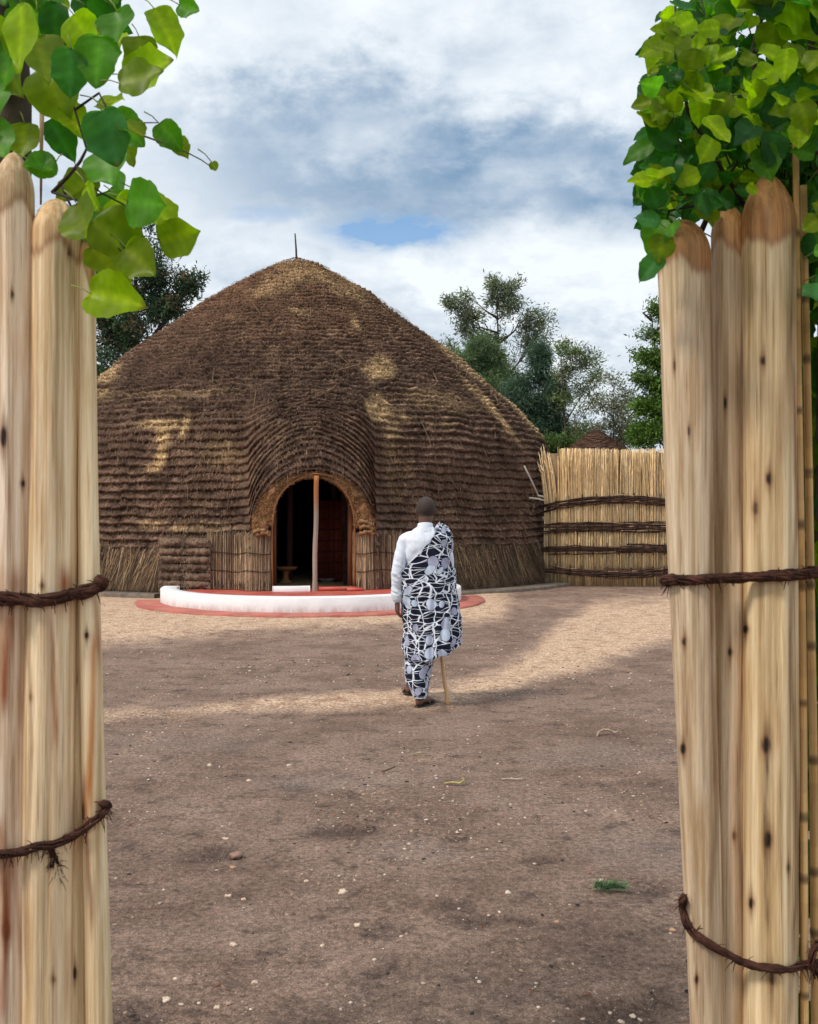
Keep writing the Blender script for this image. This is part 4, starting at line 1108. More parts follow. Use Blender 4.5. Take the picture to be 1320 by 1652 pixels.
pole(gl, W(92, 322, DL+.02), W(76, 1652, DL+.02), w_(78, DL), w_(84, DL), .085, knots=((68, 945, 3, 5), (112, 405, 3, 7), (50, 1125, 2, 5), (86, 1580, 3, 5)), stains_shade=((88, 985, 1200, 5, .7, RD), (98, 925, 975, 12, .95, RD), (84, 1180, 1652, 4, .45, BR), (60, 600, 900, 4, .25, BR), (45, 300, 1600, 4, .5, (.3, .18, .1)), (112, 1500, 1640, 8, .35, BR)),
     seed=2, origin=oL, base=(.84, .69, .48), tipc=(.66, .46, .26), blunt=.8, ridge=((-105, .05), (-62, .07)))
pole(gl, W(130, 362, DL+.07), W(122, 1652, DL+.05), w_(38, DL), w_(52, DL), .07, knots=((121, 1095, 3, 10), (121, 1570, 3, 9)), stains_shade=((118, 400, 900, 4, .3, BR), (118, 1000, 1400, 4, .45, BR), (143, 1200, 1600, 4, .5, BR)), seed=3, origin=oL, base=(.74, .59, .38))
pole(gl, W(140, 385, DL+.03), W(160, 1652, DL+.03), w_(28, DL), w_(42, DL), .05, knots=((140, 1025, 3, 5), (134, 1310, 3, 12)), stains_shade=((147, 1030, 1300, 6, .9, (.50, .2, .05)), (142, 1250, 1500, 4, .7, RD), (158, 965, 1060, 4, .6, RD)), seed=4, origin=oL, base=(.82, .68, .46), bow=-.004)
r_ = w_(12, DL)
def q3(px, py, d): return W(px, py, d)
twist(gl, [q3(-60, 956, DL-.03), q3(-30, 962, DL-.062), q3(5, 964, DL-.068), q3(34, 966, DL-.055), q3(60, 968, DL-.058), q3(92, 964, DL-.062), q3(115, 958, DL-.048), q3(134, 958, DL-.03), q3(152, 950, DL-.012), q3(165, 943, DL+.02), q3(166, 938, DL+.06), q3(150, 935, DL+.10)], r_*.85, 1, oL, 4)
twist(gl, [q3(-60, 962, DL-.03), q3(-30, 968, DL-.062), q3(5, 970, DL-.068), q3(34, 969, DL-.056), q3(60, 971, DL-.058), q3(92, 966, DL-.062), q3(115, 961, DL-.048), q3(134, 952, DL-.03), q3(152, 946, DL-.014), q3(163, 940, DL+.02), q3(160, 936, DL+.06)], r_*.8, 4, oL, 3)
twist(gl, [q3(-60, 1385, DL-.03), q3(-30, 1382, DL-.062), q3(5, 1378, DL-.066), q3(34, 1374, DL-.055), q3(60, 1366, DL-.058), q3(88, 1362, DL-.06), q3(115, 1350, DL-.045), q3(134, 1338, DL-.028), q3(150, 1325, DL-.02), q3(166, 1312, DL-.008), q3(174, 1300, DL+.03), q3(165, 1296, DL+.08)], r_*.62, 2, oL, 3, 60)
twist(gl, [q3(78, 1364, DL-.066), q3(84, 1375, DL-.075), q3(92, 1392, DL-.07), q3(97, 1418, DL-.065)], r_*.4, 3, oL, 3, 30)
twist(gl, [q3(98, 1358, DL-.066), q3(90, 1368, DL-.078), q3(86, 1380, DL-.072), q3(84, 1400, DL-.066)], r_*.3, 5, oL, 2, 20)

gr = empty('gate_post', tuple(Vector((W(1200, 840, DR).x, DR, 0)))); oR = Vector(gr.location)
tag(gr, 'right gate post of thick peeled poles with orange cut tips and slim canes', 'gate post')
TC = (.42, .20, .07); GB = (.66, .53, .37)  # long dark edge streaks below paint the shaded gaps between poles
pole(gr, W(1103, 356, DR), W(1140, 1652, DR), w_(84, DR), w_(54, DR), .085, knots=((1088, 590, 2, 6), (1112, 695, 2, 6), (1104, 1035, 3, 6), (1102, 1208, 4, 8), (1124, 1580, 3, 6)), stains_shade=((1150, 430, 1600, 6, .65, (.25, .16, .10)), (1085, 960, 1652, 3, .5, (.34, .22, .13)), (1112, 1090, 1110, 14, .3, BR), (1143, 400, 640, 10, .35, (.3, .2, .13))),
     seed=11, origin=oR, base=(.66, .55, .41), tipc=TC, blunt=.9, bow=-.004, ridge=((-120, .07), (-40, .06)), dirt=.5)
pole(gr, W(1178, 332, DR+.04), W(1174, 1652, DR+.04), w_(56, DR), w_(60, DR), .07, knots=((1170, 650, 2, 9), (1178, 1052, 3, 6), (1185, 1348, 3, 6)), stains_shade=((1197, 300, 1600, 5, .75, (.2, .12, .08)), (1160, 500, 1600, 3, .35, (.36, .24, .14)), (1190, 1000, 1652, 6, .35, BR)), seed=12, origin=oR, base=GB, tipc=(.48, .25, .10), dirt=.4)
pole(gr, W(1240, 283, DR), W(1241, 1652, DR), w_(86, DR), w_(86, DR), .135, knots=((1231, 582, 3, 7), (1241, 772, 4, 9), (1219, 820, 4, 9), (1236, 1202, 6, 12), (1239, 1355, 6, 12), (1212, 1457, 4, 8), (1246, 1580, 4, 8), (1203, 1015, 4, 6), (1272, 1400, 2, 6)),
     stains_shade=((1281, 300, 1650, 4, .8, (.22, .13, .08)), (1240, 1180, 1500, 2.2, .9, (.08, .05, .035)), (1222, 740, 1000, 5, .4, (.35, .24, .13)), (1258, 400, 800, 5, .3, (.4, .27, .15)), (1240, 1540, 1650, 6, .5, (.2, .12, .06))), seed=13, origin=oR, base=(.70, .57, .37), tipc=(.44, .20, .07), blunt=.55, dirt=.6, ridge=((-75, .04),))
cane(gr, [W(1283, 192, DR-.02), W(1288, 600, DR-.02), W(1296, 1100, DR-.02), W(1298, 1652, DR-.02), W(1299, 1915, DR-.02)], w_(6.8, DR), oR)
cane(gr, [W(1296, 300, DR+.02), W(1304, 700, DR+.02), W(1312, 1200, DR+.02), W(1316, 1652, DR+.02), W(1316, 1930, DR+.02)], w_(7.5, DR), oR)
r2 = w_(10, DR)
twist(gr, [q3(1100, 938, DR+.10), q3(1078, 936, DR+.05), q3(1072, 936, DR+.0), q3(1084, 934, DR-.035), q3(1110, 935, DR-.062), q3(1140, 934, DR-.05), q3(1158, 933, DR-.028), q3(1178, 932, DR-.02), q3(1200, 931, DR-.038), q3(1240, 930, DR-.07), q3(1275, 929, DR-.05), q3(1290, 928, DR-.036), q3(1330, 924, DR-.02)], r2*.85, 11, oR, 4)
twist(gr, [q3(1082, 940, DR+.05), q3(1075, 940, DR+.0), q3(1090, 938, DR-.045), q3(1112, 938, DR-.064), q3(1140, 936, DR-.052), q3(1178, 935, DR-.022), q3(1200, 934, DR-.04), q3(1240, 926, DR-.072), q3(1275, 923, DR-.054), q3(1330, 918, DR-.02)], r2*.7, 12, oR, 3)
twist(gr, [q3(1112, 1440, DR+.09), q3(1102, 1452, DR+.03), q3(1102, 1468, DR-.0), q3(1109, 1492, DR-.028), q3(1128, 1512, DR-.055), q3(1152, 1528, DR-.045), q3(1175, 1540, DR-.02), q3(1200, 1553, DR-.04), q3(1240, 1562, DR-.068), q3(1275, 1562, DR-.05), q3(1300, 1556, DR-.04), q3(1335, 1552, DR-.03)], r2*.72, 13, oR, 4, 40)
twist(gr, [q3(1322, 1520, DR-.03), q3(1312, 1535, DR-.045), q3(1310, 1556, DR-.045), q3(1318, 1575, DR-.03)], r2*.6, 14, oR, 3, 20)

# ================================================================ SHRUBS ON THE GATE
def leaf_shape():
    # heart-shaped, gently lobed leaf: outline in (u across, v along) with midrib at u = 0
    out = [(0, 0), (.16, -.05), (.32, .02), (.42, .17), (.47, .34), (.40, .50), (.43, .60), (.34, .72), (.24, .80), (.16, .92), (.0, 1.04)]
    o = np.array(out); tt = np.linspace(0, len(o)-1, 21); sm = np.stack([np.interp(tt, range(len(o)), o[:, k]) for k in (0, 1)], -1)
    for _ in range(2): sm[1:-1] = (sm[:-2]+2*sm[1:-1]+sm[2:])/4
    return [tuple(p) for p in sm]
LS = leaf_shape()
def leaves(mb, P, Tip, Nrm, size, col, rg, curl=.25):
    """P leaf base, Tip direction, Nrm face normal"""
    rows = []
    us = [0, .33, .66, 1.0]
    V = []; nL = len(LS)
    T_ = Tip/np.linalg.norm(Tip); N_ = Nrm-T_*np.dot(Nrm, T_); N_ /= np.linalg.norm(N_)+1e-9; S_ = np.cross(T_, N_)
    fold = rg.uniform(.05, .5); crv = rg.uniform(-.5, .6)*curl*2; wav = rg.uniform(0, 6.28); asym = rg.uniform(.9, 1.12); wide = rg.uniform(.85, 1.12)
    lf, lp, la = rg.uniform(6, 12), rg.uniform(0, 6), rg.uniform(.0, .07)
    for (u, v) in LS:
        u = u*(1+la*math.sin(v*lf+lp)+.03*math.sin(v*31+lp))
        for k in (-1, -.66, -.33, 0, .33, .66, 1):
            uu = u*k*wide*(asym if k > 0 else 1)
            vv = v if abs(k) < .9 else v+.02*math.sin(v*16+wav)
            z = abs(uu)*fold-crv*v*v+.05*math.sin(v*9+wav+k*2)*abs(k)
            V.append(P+(S_*uu+T_*vv+N_*z)*size)
    c = np.array(col); C = np.tile(c, (len(V), 1)); C[3::7] = c*np.array([1.5, 1.35, 1.9]); br = rg.random() < .12
    if br: C[-14:] = C[-14:]*.5+np.array([.10, .045, .01])
    vn_ = np.array([1+.16*max(0, math.sin(v*30-abs(k)*5))-.05 for (u, v) in LS for k in (-1, -.66, -.33, 0, .33, .66, 1)])[:, None]
    mb.add(np.array(V), grid_faces(nL, 7), C*vn_)
YG = (.30, .46, .006); OL = (.17, .25, .006); DGn = (.025, .12, .014); MG = (.09, .26, .02); BG = (.055, .20, .055)
def left_shrub():
    rg = np.random.default_rng(5)
    root = empty('leafy_shrub', tuple(W(20, 250, DL+.25))); root.location.z = 0; o_ = np.array(root.location)
    tag(root, 'big-leaved yellow-green shrub hanging over the left gate post', 'shrub')
    mb = MB()
    T = [(35, 8, 110, 95, YG, 1.7), (115, 80, 78, 100, BG, 2.0), (190, 20, 85, 80, MG, 2.05), (250, 15, 80, 60, YG, 2.05), (205, 125, 90, -10, YG, 2.05), (160, 60, 85, 95, MG, 2.0), (120, 25, 80, 60, YG, 2.1), (90, 5, 80, 100, DGn, 2.15),
         (60, 60, 110, 75, OL, 2.05), (75, 110, 100, 70, OL, 2.1), (160, 165, 60, 15, YG, 2.1), (165, 180, 92, 75, BG, 1.98), (165, 240, 85, 70, MG, 2.05), (110, 175, 62, 60, YG, 2.12), (185, 185, 70, 45, MG, 2.05), (200, 195, 62, 50, OL, 2.0),
         (258, 200, 55, 50, MG, 2.05), (282, 225, 42, 50, OL, 2.1), (342, 262, 22, 60, OL, 2.1), (207, 325, 84, 15, MG, 2.0), (225, 315, 88, 42, YG, 2.05), (258, 388, 74, -12, OL, 2.0), (195, 135, 78, -12, OL, 1.98), (90, 262, 55, 160, MG, 2.1), (55, 265, 55, 30, MG, 2.1),
         (140, 300, 50, 70, YG, 2.05), (190, 320, 70, 55, YG, 2.1), (125, 330, 95, 60, OL, 2.0), (175, 345, 75, 40, YG, 2.1), (150, 360, 110, 35, OL, 2.02), (205, 400, 75, 45, OL, 1.98), (150, 400, 90, 40, OL, 2.1), (148, 475, 95, 12, YG, 1.98), (200, 380, 50, 60, BG, 2.05),
         (290, 8, 42, 22, MG, 2.1), (10, 60, 90, 90, MG, 2.2), (60, 20, 90, 110, MG, 2.3), (140, 10, 80, 30, DGn, 2.25), (100, 50, 80, 60, OL, 2.3), (225, 60, 70, 85, OL, 2.1), (40, 200, 70, 90, OL, 2.35), (0, 90, 90, 60, OL, 2.35), (-20, 200, 80, 60, MG, 2.2), (-60, 120, 110, 60, MG, 2.2), (-60, 20, 120, 40, YG, 2.2), (-100, 250, 90, 60, MG, 2.2)]
    stems = MB()
    for (x, y, s, ang, c, d) in T:
        a = R(ang); tip = np.array([math.cos(a), rg.uniform(-.5, .35), -math.sin(a)])
        nr = np.array([rg.normal(0, .35), -1, rg.normal(.25, .45)])
        p = np.array(W(x, y, d))-o_
        leaves(mb, p, tip, nr, s/F*d*.92, np.array(c)*rg.uniform(.85, 1.15), rg)
        b = p-np.array([tip[0]*.03+.02, -.02, tip[2]*.02-.02])
        stems.tube([p, (p+b)/2+np.array([0, 0, .004]), b], [.0012, .0012, .0016], 5, col=(.2, .24, .06))
    # filler sprays in the thick top-left part
    for k in range(62):
        x = rg.uniform(-120, 190); y = rg.uniform(-90, 60)
        if k > 45: x = rg.uniform(60, 215); y = rg.uniform(90, 420)+0*x
        if k > 45 and 225 < y < 300 and x < 150: continue
        d = rg.uniform(2.15, 2.6); c = [YG, MG, OL, DGn][rg.integers(4)]
        leaves(mb, np.array(W(x, y, d))-o_, np.array([rg.normal(.2, .6), rg.normal(0, .4), -1]), np.array([rg.normal(0, .5), -1, rg.normal(.3, .5)]), rg.uniform(40, 80)/F*d, np.array(c)*rg.uniform(.8, 1.1), rg)
    mb.build('foliage', M['leaf'], root, smooth=True)
    def st(pp, r0, c=(.06, .045, .035)):
        pp = [Vector(np.array(W(*p))-o_) for p in pp]
        stems.tube(pp, [r0*(1-.6*i/(len(pp)-1)) for i in range(len(pp))], 6, col=c)
    st([(85, 310, 2.2), (110, 285, 2.15), (130, 260, 2.1), (140, 240, 2.1), (120, 175, 2.1), (80, 90, 2.15)], .005)
    st([(120, 178, 2.1), (160, 150, 2.08), (175, 180, 2.05), (215, 198, 2.05), (255, 198, 2.05)], .003)
    st([(175, 180, 2.03), (220, 215, 2.03), (262, 230, 2.05), (300, 245, 2.08), (325, 258, 2.1), (345, 272, 2.1)], .0026, (.14, .10, .06))
    st([(85, 310, 2.2), (130, 325, 2.1), (165, 312, 2.05), (200, 330, 2.03), (230, 370, 2.03)], .0035)
    st([(165, 312, 2.05), (135, 290, 2.07), (120, 262, 2.1)], .0022)
    st([(100, 300, 2.2), (140, 390, 2.1), (190, 400, 2.03), (215, 420, 2.0)], .003)
    st([(68, 165, 2.3), (67, 240, 2.3), (66, 330, 2.3)], .0065, (.35, .22, .12))
    stems.build('twigs', M['branch'], root, smooth=True)
    tb = MB(); pts = [Vector(np.array(W(x, y, 2.42))-o_) for (x, y) in ((12, 1800), (10, 1200), (12, 600), (16, 300), (18, 150), (10, 20), (-10, -120))]
    tb.tube(pts, [.065, .06, .056, .052, .05, .046, .04], 20); tb.build('trunk', M['bark'], root, smooth=True)
left_shrub()
def right_shrub():
    rg = np.random.default_rng(6)
    root = empty('dense_shrub', tuple(W(1290, 250, DR+.4))); root.location.z = 0; o_ = np.array(root.location)
    tag(root, 'dense dark and yellow-green leafy shrub crowding over the right gate post', 'shrub')
    mb = MB(); st = MB()
    lb = lambda y: np.interp(y, [-60, 0, 40, 100, 150, 200, 260, 300, 330, 380, 420, 450], [1150, 1115, 1065, 1055, 1042, 1040, 1038, 1032, 1040, 1050, 1058, 1075])
    def bottom(x): return np.interp(x, [1030, 1060, 1100, 1130, 1160, 1200, 1290, 1300, 1500], [395, 400, 372, 350, 345, 335, 330, 480, 560])
    cnt = 0
    while cnt < 1350:
        x = rg.uniform(1030, 1480); y = rg.uniform(-120, 520)
        if x < lb(y)+12 or y > bottom(x)-15: continue
        if 1195 < x < 1295 and 15 < y < 88 and rg.random() < .86: continue
        if x < 1110 and rg.random() < .15: continue
        layer = rg.random(); d = 2.12+layer*.95
        if d < DR+.06 and (y > 230 and 1160 < x < 1310): d = DR+.12+rg.random()*.5
        if x < 1090: d = rg.uniform(2.1, 2.5)
        s = rg.uniform(28, 50); 
        if y < 40 and x > 1230: s *= 1.5
        bright = max(0, 1-(d-2.1)/.42)  # shade painted by depth: brighter leaf colours in front, darker ones inside
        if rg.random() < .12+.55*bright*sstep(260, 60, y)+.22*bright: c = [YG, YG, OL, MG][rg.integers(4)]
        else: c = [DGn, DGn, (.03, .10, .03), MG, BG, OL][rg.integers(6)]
        a = rg.normal(1.5, .9); 
        if x < 1120: a = rg.normal(2.6, .7)
        tip = np.array([math.cos(a), rg.normal(-.2, .4), -math.sin(a)*.8])
        nr = np.array([rg.normal(0, .55), -1, rg.normal(.35, .5)])
        p = np.array(W(x, y, d))-o_
        leaves(mb, p, tip, nr, s/F*d, np.array(c)*rg.uniform(.8, 1.2), rg, .35)
        b = p-tip*.03+np.array([.02, .03, -.01]); st.tube([p, b], [.001, .0016], 4, col=(.12, .16, .05)); cnt += 1
    # leaves at the silhouette
    for (x, y, s, ang, c) in ((1098, 60, 52, 120, OL), (1085, 85, 40, 195, OL), (1120, 80, 46, 100, OL), (1100, 115, 36, 205, BG), (1078, 165, 56, 185, OL), (1100, 180, 52, 200, YG), (1075, 205, 50, 200, OL), (1090, 230, 60, 215, DGn), (1060, 290, 46, 170, YG), (1075, 300, 44, 230, OL),
                              (1062, 335, 40, 250, DGn), (1066, 355, 56, 110, MG), (1070, 380, 46, 100, OL), (1068, 415, 50, 135, BG), (1110, 300, 46, 260, YG), (1140, 190, 56, 60, YG), (1125, 150, 50, 80, YG), (1180, 165, 44, 30, YG), (1150, 225, 46, 120, YG), (1270, 80, 48, 90, YG), (1225, 85, 44, 20, YG), (1250, 0, 80, 20, YG), (1310, 100, 46, 80, OL),
                              (1185, 30, 60, 130, OL), (1160, 45, 40, 170, YG), (1205, 300, 22, 30, YG), (1290, 165, 50, 70, OL), (1225, 240, 55, 70, MG), (1250, 215, 55, 100, DGn)):
        a = R(ang); d = rg.uniform(2.08, 2.2)
        leaves(mb, np.array(W(x, y, d))-o_, np.array([math.cos(a), rg.uniform(-.3, .3), -math.sin(a)]), np.array([rg.normal(0, .3), -1, rg.normal(.3, .3)]), s/F*d, np.array(c), rg)
    mb.build('foliage', M['leaf'], root, smooth=True)
    def s_(pp, r0, c=(.05, .04, .03)):
        pp = [Vector(np.array(W(*p))-o_) for p in pp]; st.tube(pp, [r0*(1-.6*i/(len(pp)-1)) for i in range(len(pp))], 6, col=c)
    s_([(1200, 330, 2.5), (1150, 250, 2.35), (1110, 180, 2.3), (1094, 90, 2.25), (1090, 20, 2.25), (1089, -40, 2.25)], .006)
    s_([(1200, 330, 2.5), (1130, 330, 2.35), (1080, 340, 2.3), (1062, 400, 2.25)], .005)
    s_([(1130, 200, 2.3), (1090, 105, 2.2), (1060, 120, 2.2), (1042, 135, 2.2)], .003)
    s_([(1300, 500, 2.7), (1230, 250, 2.5), (1215, 80, 2.4), (1250, -50, 2.4)], .012)
    s_([(1300, 500, 2.7), (1330, 200, 2.5), (1380, -50, 2.5)], .014)
    s_([(1120, 400, 2.6), (1150, 330, 2.5), (1190, 260, 2.4)], .010)
    for k in range(40):
        x = rg.uniform(1080, 1400); y = rg.uniform(-50, 380); s_([(1280, 480, 2.75), ((x+1280)/2+rg.normal(0, 20), (y+480)/2, 2.6), (x, y, 2.45)], .004)
    st.build('twigs', M['branch'], root, smooth=True)
    tb = MB()
    for (x, r) in ((1352, .05), (1420, .06)):
        pts = [Vector(np.array(W(x+dx, y, 2.5))-o_) for (dx, y) in ((0, 1790), (5, 1300), (-4, 800), (0, 400), (-8, 250), (-30, 60))]
        tb.tube(pts, [r*1.1, r, r, r*.95, r*.9, r*.6], 16)
    tb.tube([Vector(np.array(W(1352, 1750, 2.5))-o_), Vector(np.array(W(1420, 1700, 2.5))-o_)], .05, 8)
    tb.build('trunk', M['bark'], root, smooth=True)
    # shaded leaf mass lower down beside the post
    lo = MB()
    for k in range(700):
        x = rg.uniform(1338, 1600) if k > 280 else rg.uniform(1165, 1340); y = rg.uniform(330, 1750); d = rg.uniform(2.4, 3.0) if k > 280 else rg.uniform(2.48, 2.75)
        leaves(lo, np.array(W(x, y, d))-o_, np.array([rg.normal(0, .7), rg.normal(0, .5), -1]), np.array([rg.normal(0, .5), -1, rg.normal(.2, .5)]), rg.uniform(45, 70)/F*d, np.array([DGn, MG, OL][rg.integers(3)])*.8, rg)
    lo.build('lower_foliage', M['leaf'], root, smooth=True)
right_shrub()

#%%SMALL
# ================================================================ LITTER ON THE GROUND
def onground(px, py):
    d = F*CAMZ/(py-HY); x = (px-CX)/F*d; return Vector((x, d, gz(x, d)))
sp_ = empty('green_sprig', tuple(onground(982, 1440))); tag(sp_, 'small fallen sprig of green needles on the bare earth', 'sprig')
rg = np.random.default_rng(3); mb = MB()
k_ = F*CAMZ/(1440-HY)/F
mb.tube([(-34*k_, 0, .012), (-10*k_, .01, .02), (12*k_, -.005, .022), (30*k_, .01, .03)], [.0018, .0022, .002, .0015], 5, col=(.12, .10, .05)); mb.build('stem', M['branch'], sp_)
mb = MB(); n = 420; x = (rg.uniform(-1, 1, n)**3*14+rg.uniform(-30, 28, n)*.75)*k_; t = (x/k_+34)/64
P0 = np.stack([x, rg.normal(0, .006, n)+.016*np.sin(x/k_*.25), .016+rg.random(n)*.02], -1); D = np.stack([rg.uniform(-.2, 1, n)+.3, rg.normal(0, .45, n), rg.uniform(-.25, .55, n)], -1); D /= np.linalg.norm(D, axis=1)[:, None]
V, Fc, C = blades(P0, D, np.cross(D, [0, 0, 1.]), rg.uniform(.015, .045, n), rg.uniform(.0025, .005, n), np.array([.10, .21, .08])[None]*rg.uniform(.5, 1.5, (n, 1)))
mb.add(V, Fc, C); mb.build('needles', M['treeleaf'], sp_)
def straw(px, py, pts, r, c, name, label, cat):
    o_ = onground(px, py); k = o_.y/F; mb = MB()
    mb.tube([(a*k, b*k*2.2, .008+z*k) for (a, b, z) in pts], [r*(.6+.4*math.sin(math.pi*(i+.5)/len(pts))) for i in range(len(pts))], 6, col=c)
    o = mb.build(name, M['straw'], smooth=True); o.location = o_; tag(o, label, cat)
straw(975, 1186, [(-14, -5, 0), (-9, 0, 4), (0, 4, 6), (10, 5, 5), (18, 2, 2), (26, 4, 4)], .010, (.42, .31, .22), 'curled_leaf', 'pale curled dry leaf lying alone far right of the cane', 'dry leaf')
straw(735, 1268, [(-18, 2, 0), (-6, 0, 3), (6, -1, 2), (14, 1, 5), (12, 5, 8)], .007, (.50, .42, .16), 'straw_twist', 'yellow twist of straw on the ground in front of the person', 'straw')
straw(825, 1259, [(-16, 1, 0), (-4, 0, 1), (10, -1, 1), (20, 1, 1)], .005, (.50, .42, .33), 'dry_stalk', 'long pale dry stalk right of the yellow straw twist', 'stalk')
straw(628, 1246, [(-12, -2, 0), (0, 0, 3), (10, 2, 6)], .006, (.16, .11, .07), 'dark_twig', 'short dark twig left of the yellow straw twist', 'twig')
straw(674, 1219, [(-8, 0, 0), (2, 0, 3), (14, 1, 2)], .006, (.42, .32, .2), 'leaf_scrap', 'small tan leaf scrap below the person\'s feet', 'leaf')
#%%PERSON
# ================================================================ PERSON
def ell(mb, c, r, n=24):
    P_, Q_ = np.meshgrid(np.linspace(-math.pi/2, math.pi/2, n//2+1), np.linspace(0, 2*math.pi, n, endpoint=False), indexing='ij')
    V = np.stack([np.cos(P_)*np.cos(Q_)*r[0], np.cos(P_)*np.sin(Q_)*r[1], np.sin(P_)*r[2]], -1).reshape(-1, 3)+np.array(c)
    mb.add(V, grid_faces(n//2+1, n, True))
def limb(mb, pts, rad, sq=1.0, n=16):
    """tapered limb with round ends"""
    P = [Vector(p) for p in pts]
    # resample along the joints, smoothing bends
    A = []; Rr = []
    for i in range(len(P)-1):
        for k in range(8):
            t = k/8; A.append(P[i].lerp(P[i+1], t)); Rr.append(rad[i]*(1-t)+rad[i+1]*t)
    A.append(P[-1]); Rr.append(rad[-1])
    for _ in range(2):
        B = [A[0]]+[(A[i-1]+2*A[i]+A[i+1])/4 for i in range(1, len(A)-1)]+[A[-1]]; A = B
    d0 = (A[0]-A[1]).normalized(); d1 = (A[-1]-A[-2]).normalized()
    pre = [(A[0]+d0*Rr[0]*math.sin(a), Rr[0]*math.cos(a)) for a in (1.45, 1.1, .75, .4)]
    post = [(A[-1]+d1*Rr[-1]*math.sin(a), Rr[-1]*math.cos(a)) for a in (.4, .75, 1.1, 1.45)]
    mb.tube([p for p, _ in pre]+A+[p for p, _ in post], [r for _, r in pre]+Rr+[r for _, r in post], n, squash=sq)
def loft(mb, secs, n=40, p=2.3):
    """secs: (z, cx, cy, a, b)"""
    V = []
    for (z, cx, cy, a, b) in secs:
        for k in range(n):
            t = 2*math.pi*k/n; c, s = math.cos(t), math.sin(t)
            V.append((cx+a*math.copysign(abs(c)**(2/p), c), cy+b*math.copysign(abs(s)**(2/p), s), z))
    V.append((secs[0][1], secs[0][2], secs[0][0])); V.append((secs[-1][1], secs[-1][2], secs[-1][0]))
    m = len(secs); k = np.arange(n); k2 = (k+1) % n
    up = secs[-1][0] > secs[0][0]
    mb.add(V, [grid_faces(m, n, True), np.stack([np.full(n, m*n), k2, k], -1), np.stack([np.full(n, m*n+1), (m-1)*n+k, (m-1)*n+k2], -1)])
def fuse(mb, voxel, smooth=4):
    """weld the overlapping volumes into one continuous skin, returned as arrays"""
    o = mb.build('fuse', M['white'])
    r = o.modifiers.new('r', 'REMESH'); r.mode = 'VOXEL'; r.voxel_size = voxel; r.adaptivity = 0
    s = o.modifiers.new('s', 'SMOOTH'); s.factor = .5; s.iterations = smooth
    dg = bpy.context.evaluated_depsgraph_get(); me = bpy.data.meshes.new_from_object(o.evaluated_get(dg))
    V = np.empty(len(me.vertices)*3, np.float32); me.vertices.foreach_get('co', V); V = V.reshape(-1, 3).astype(float)
    N = np.empty(len(me.vertices)*3, np.float32); me.vertices.foreach_get('normal', N); N = N.reshape(-1, 3).astype(float)
    T3, T4 = [], []
    for p in me.polygons:
        (T4 if len(p.vertices) == 4 else T3).append(tuple(p.vertices))
    bpy.data.objects.remove(o, do_unlink=True); bpy.data.meshes.remove(me)
    return V, N, [np.array(t) for t in (T3, T4) if t]
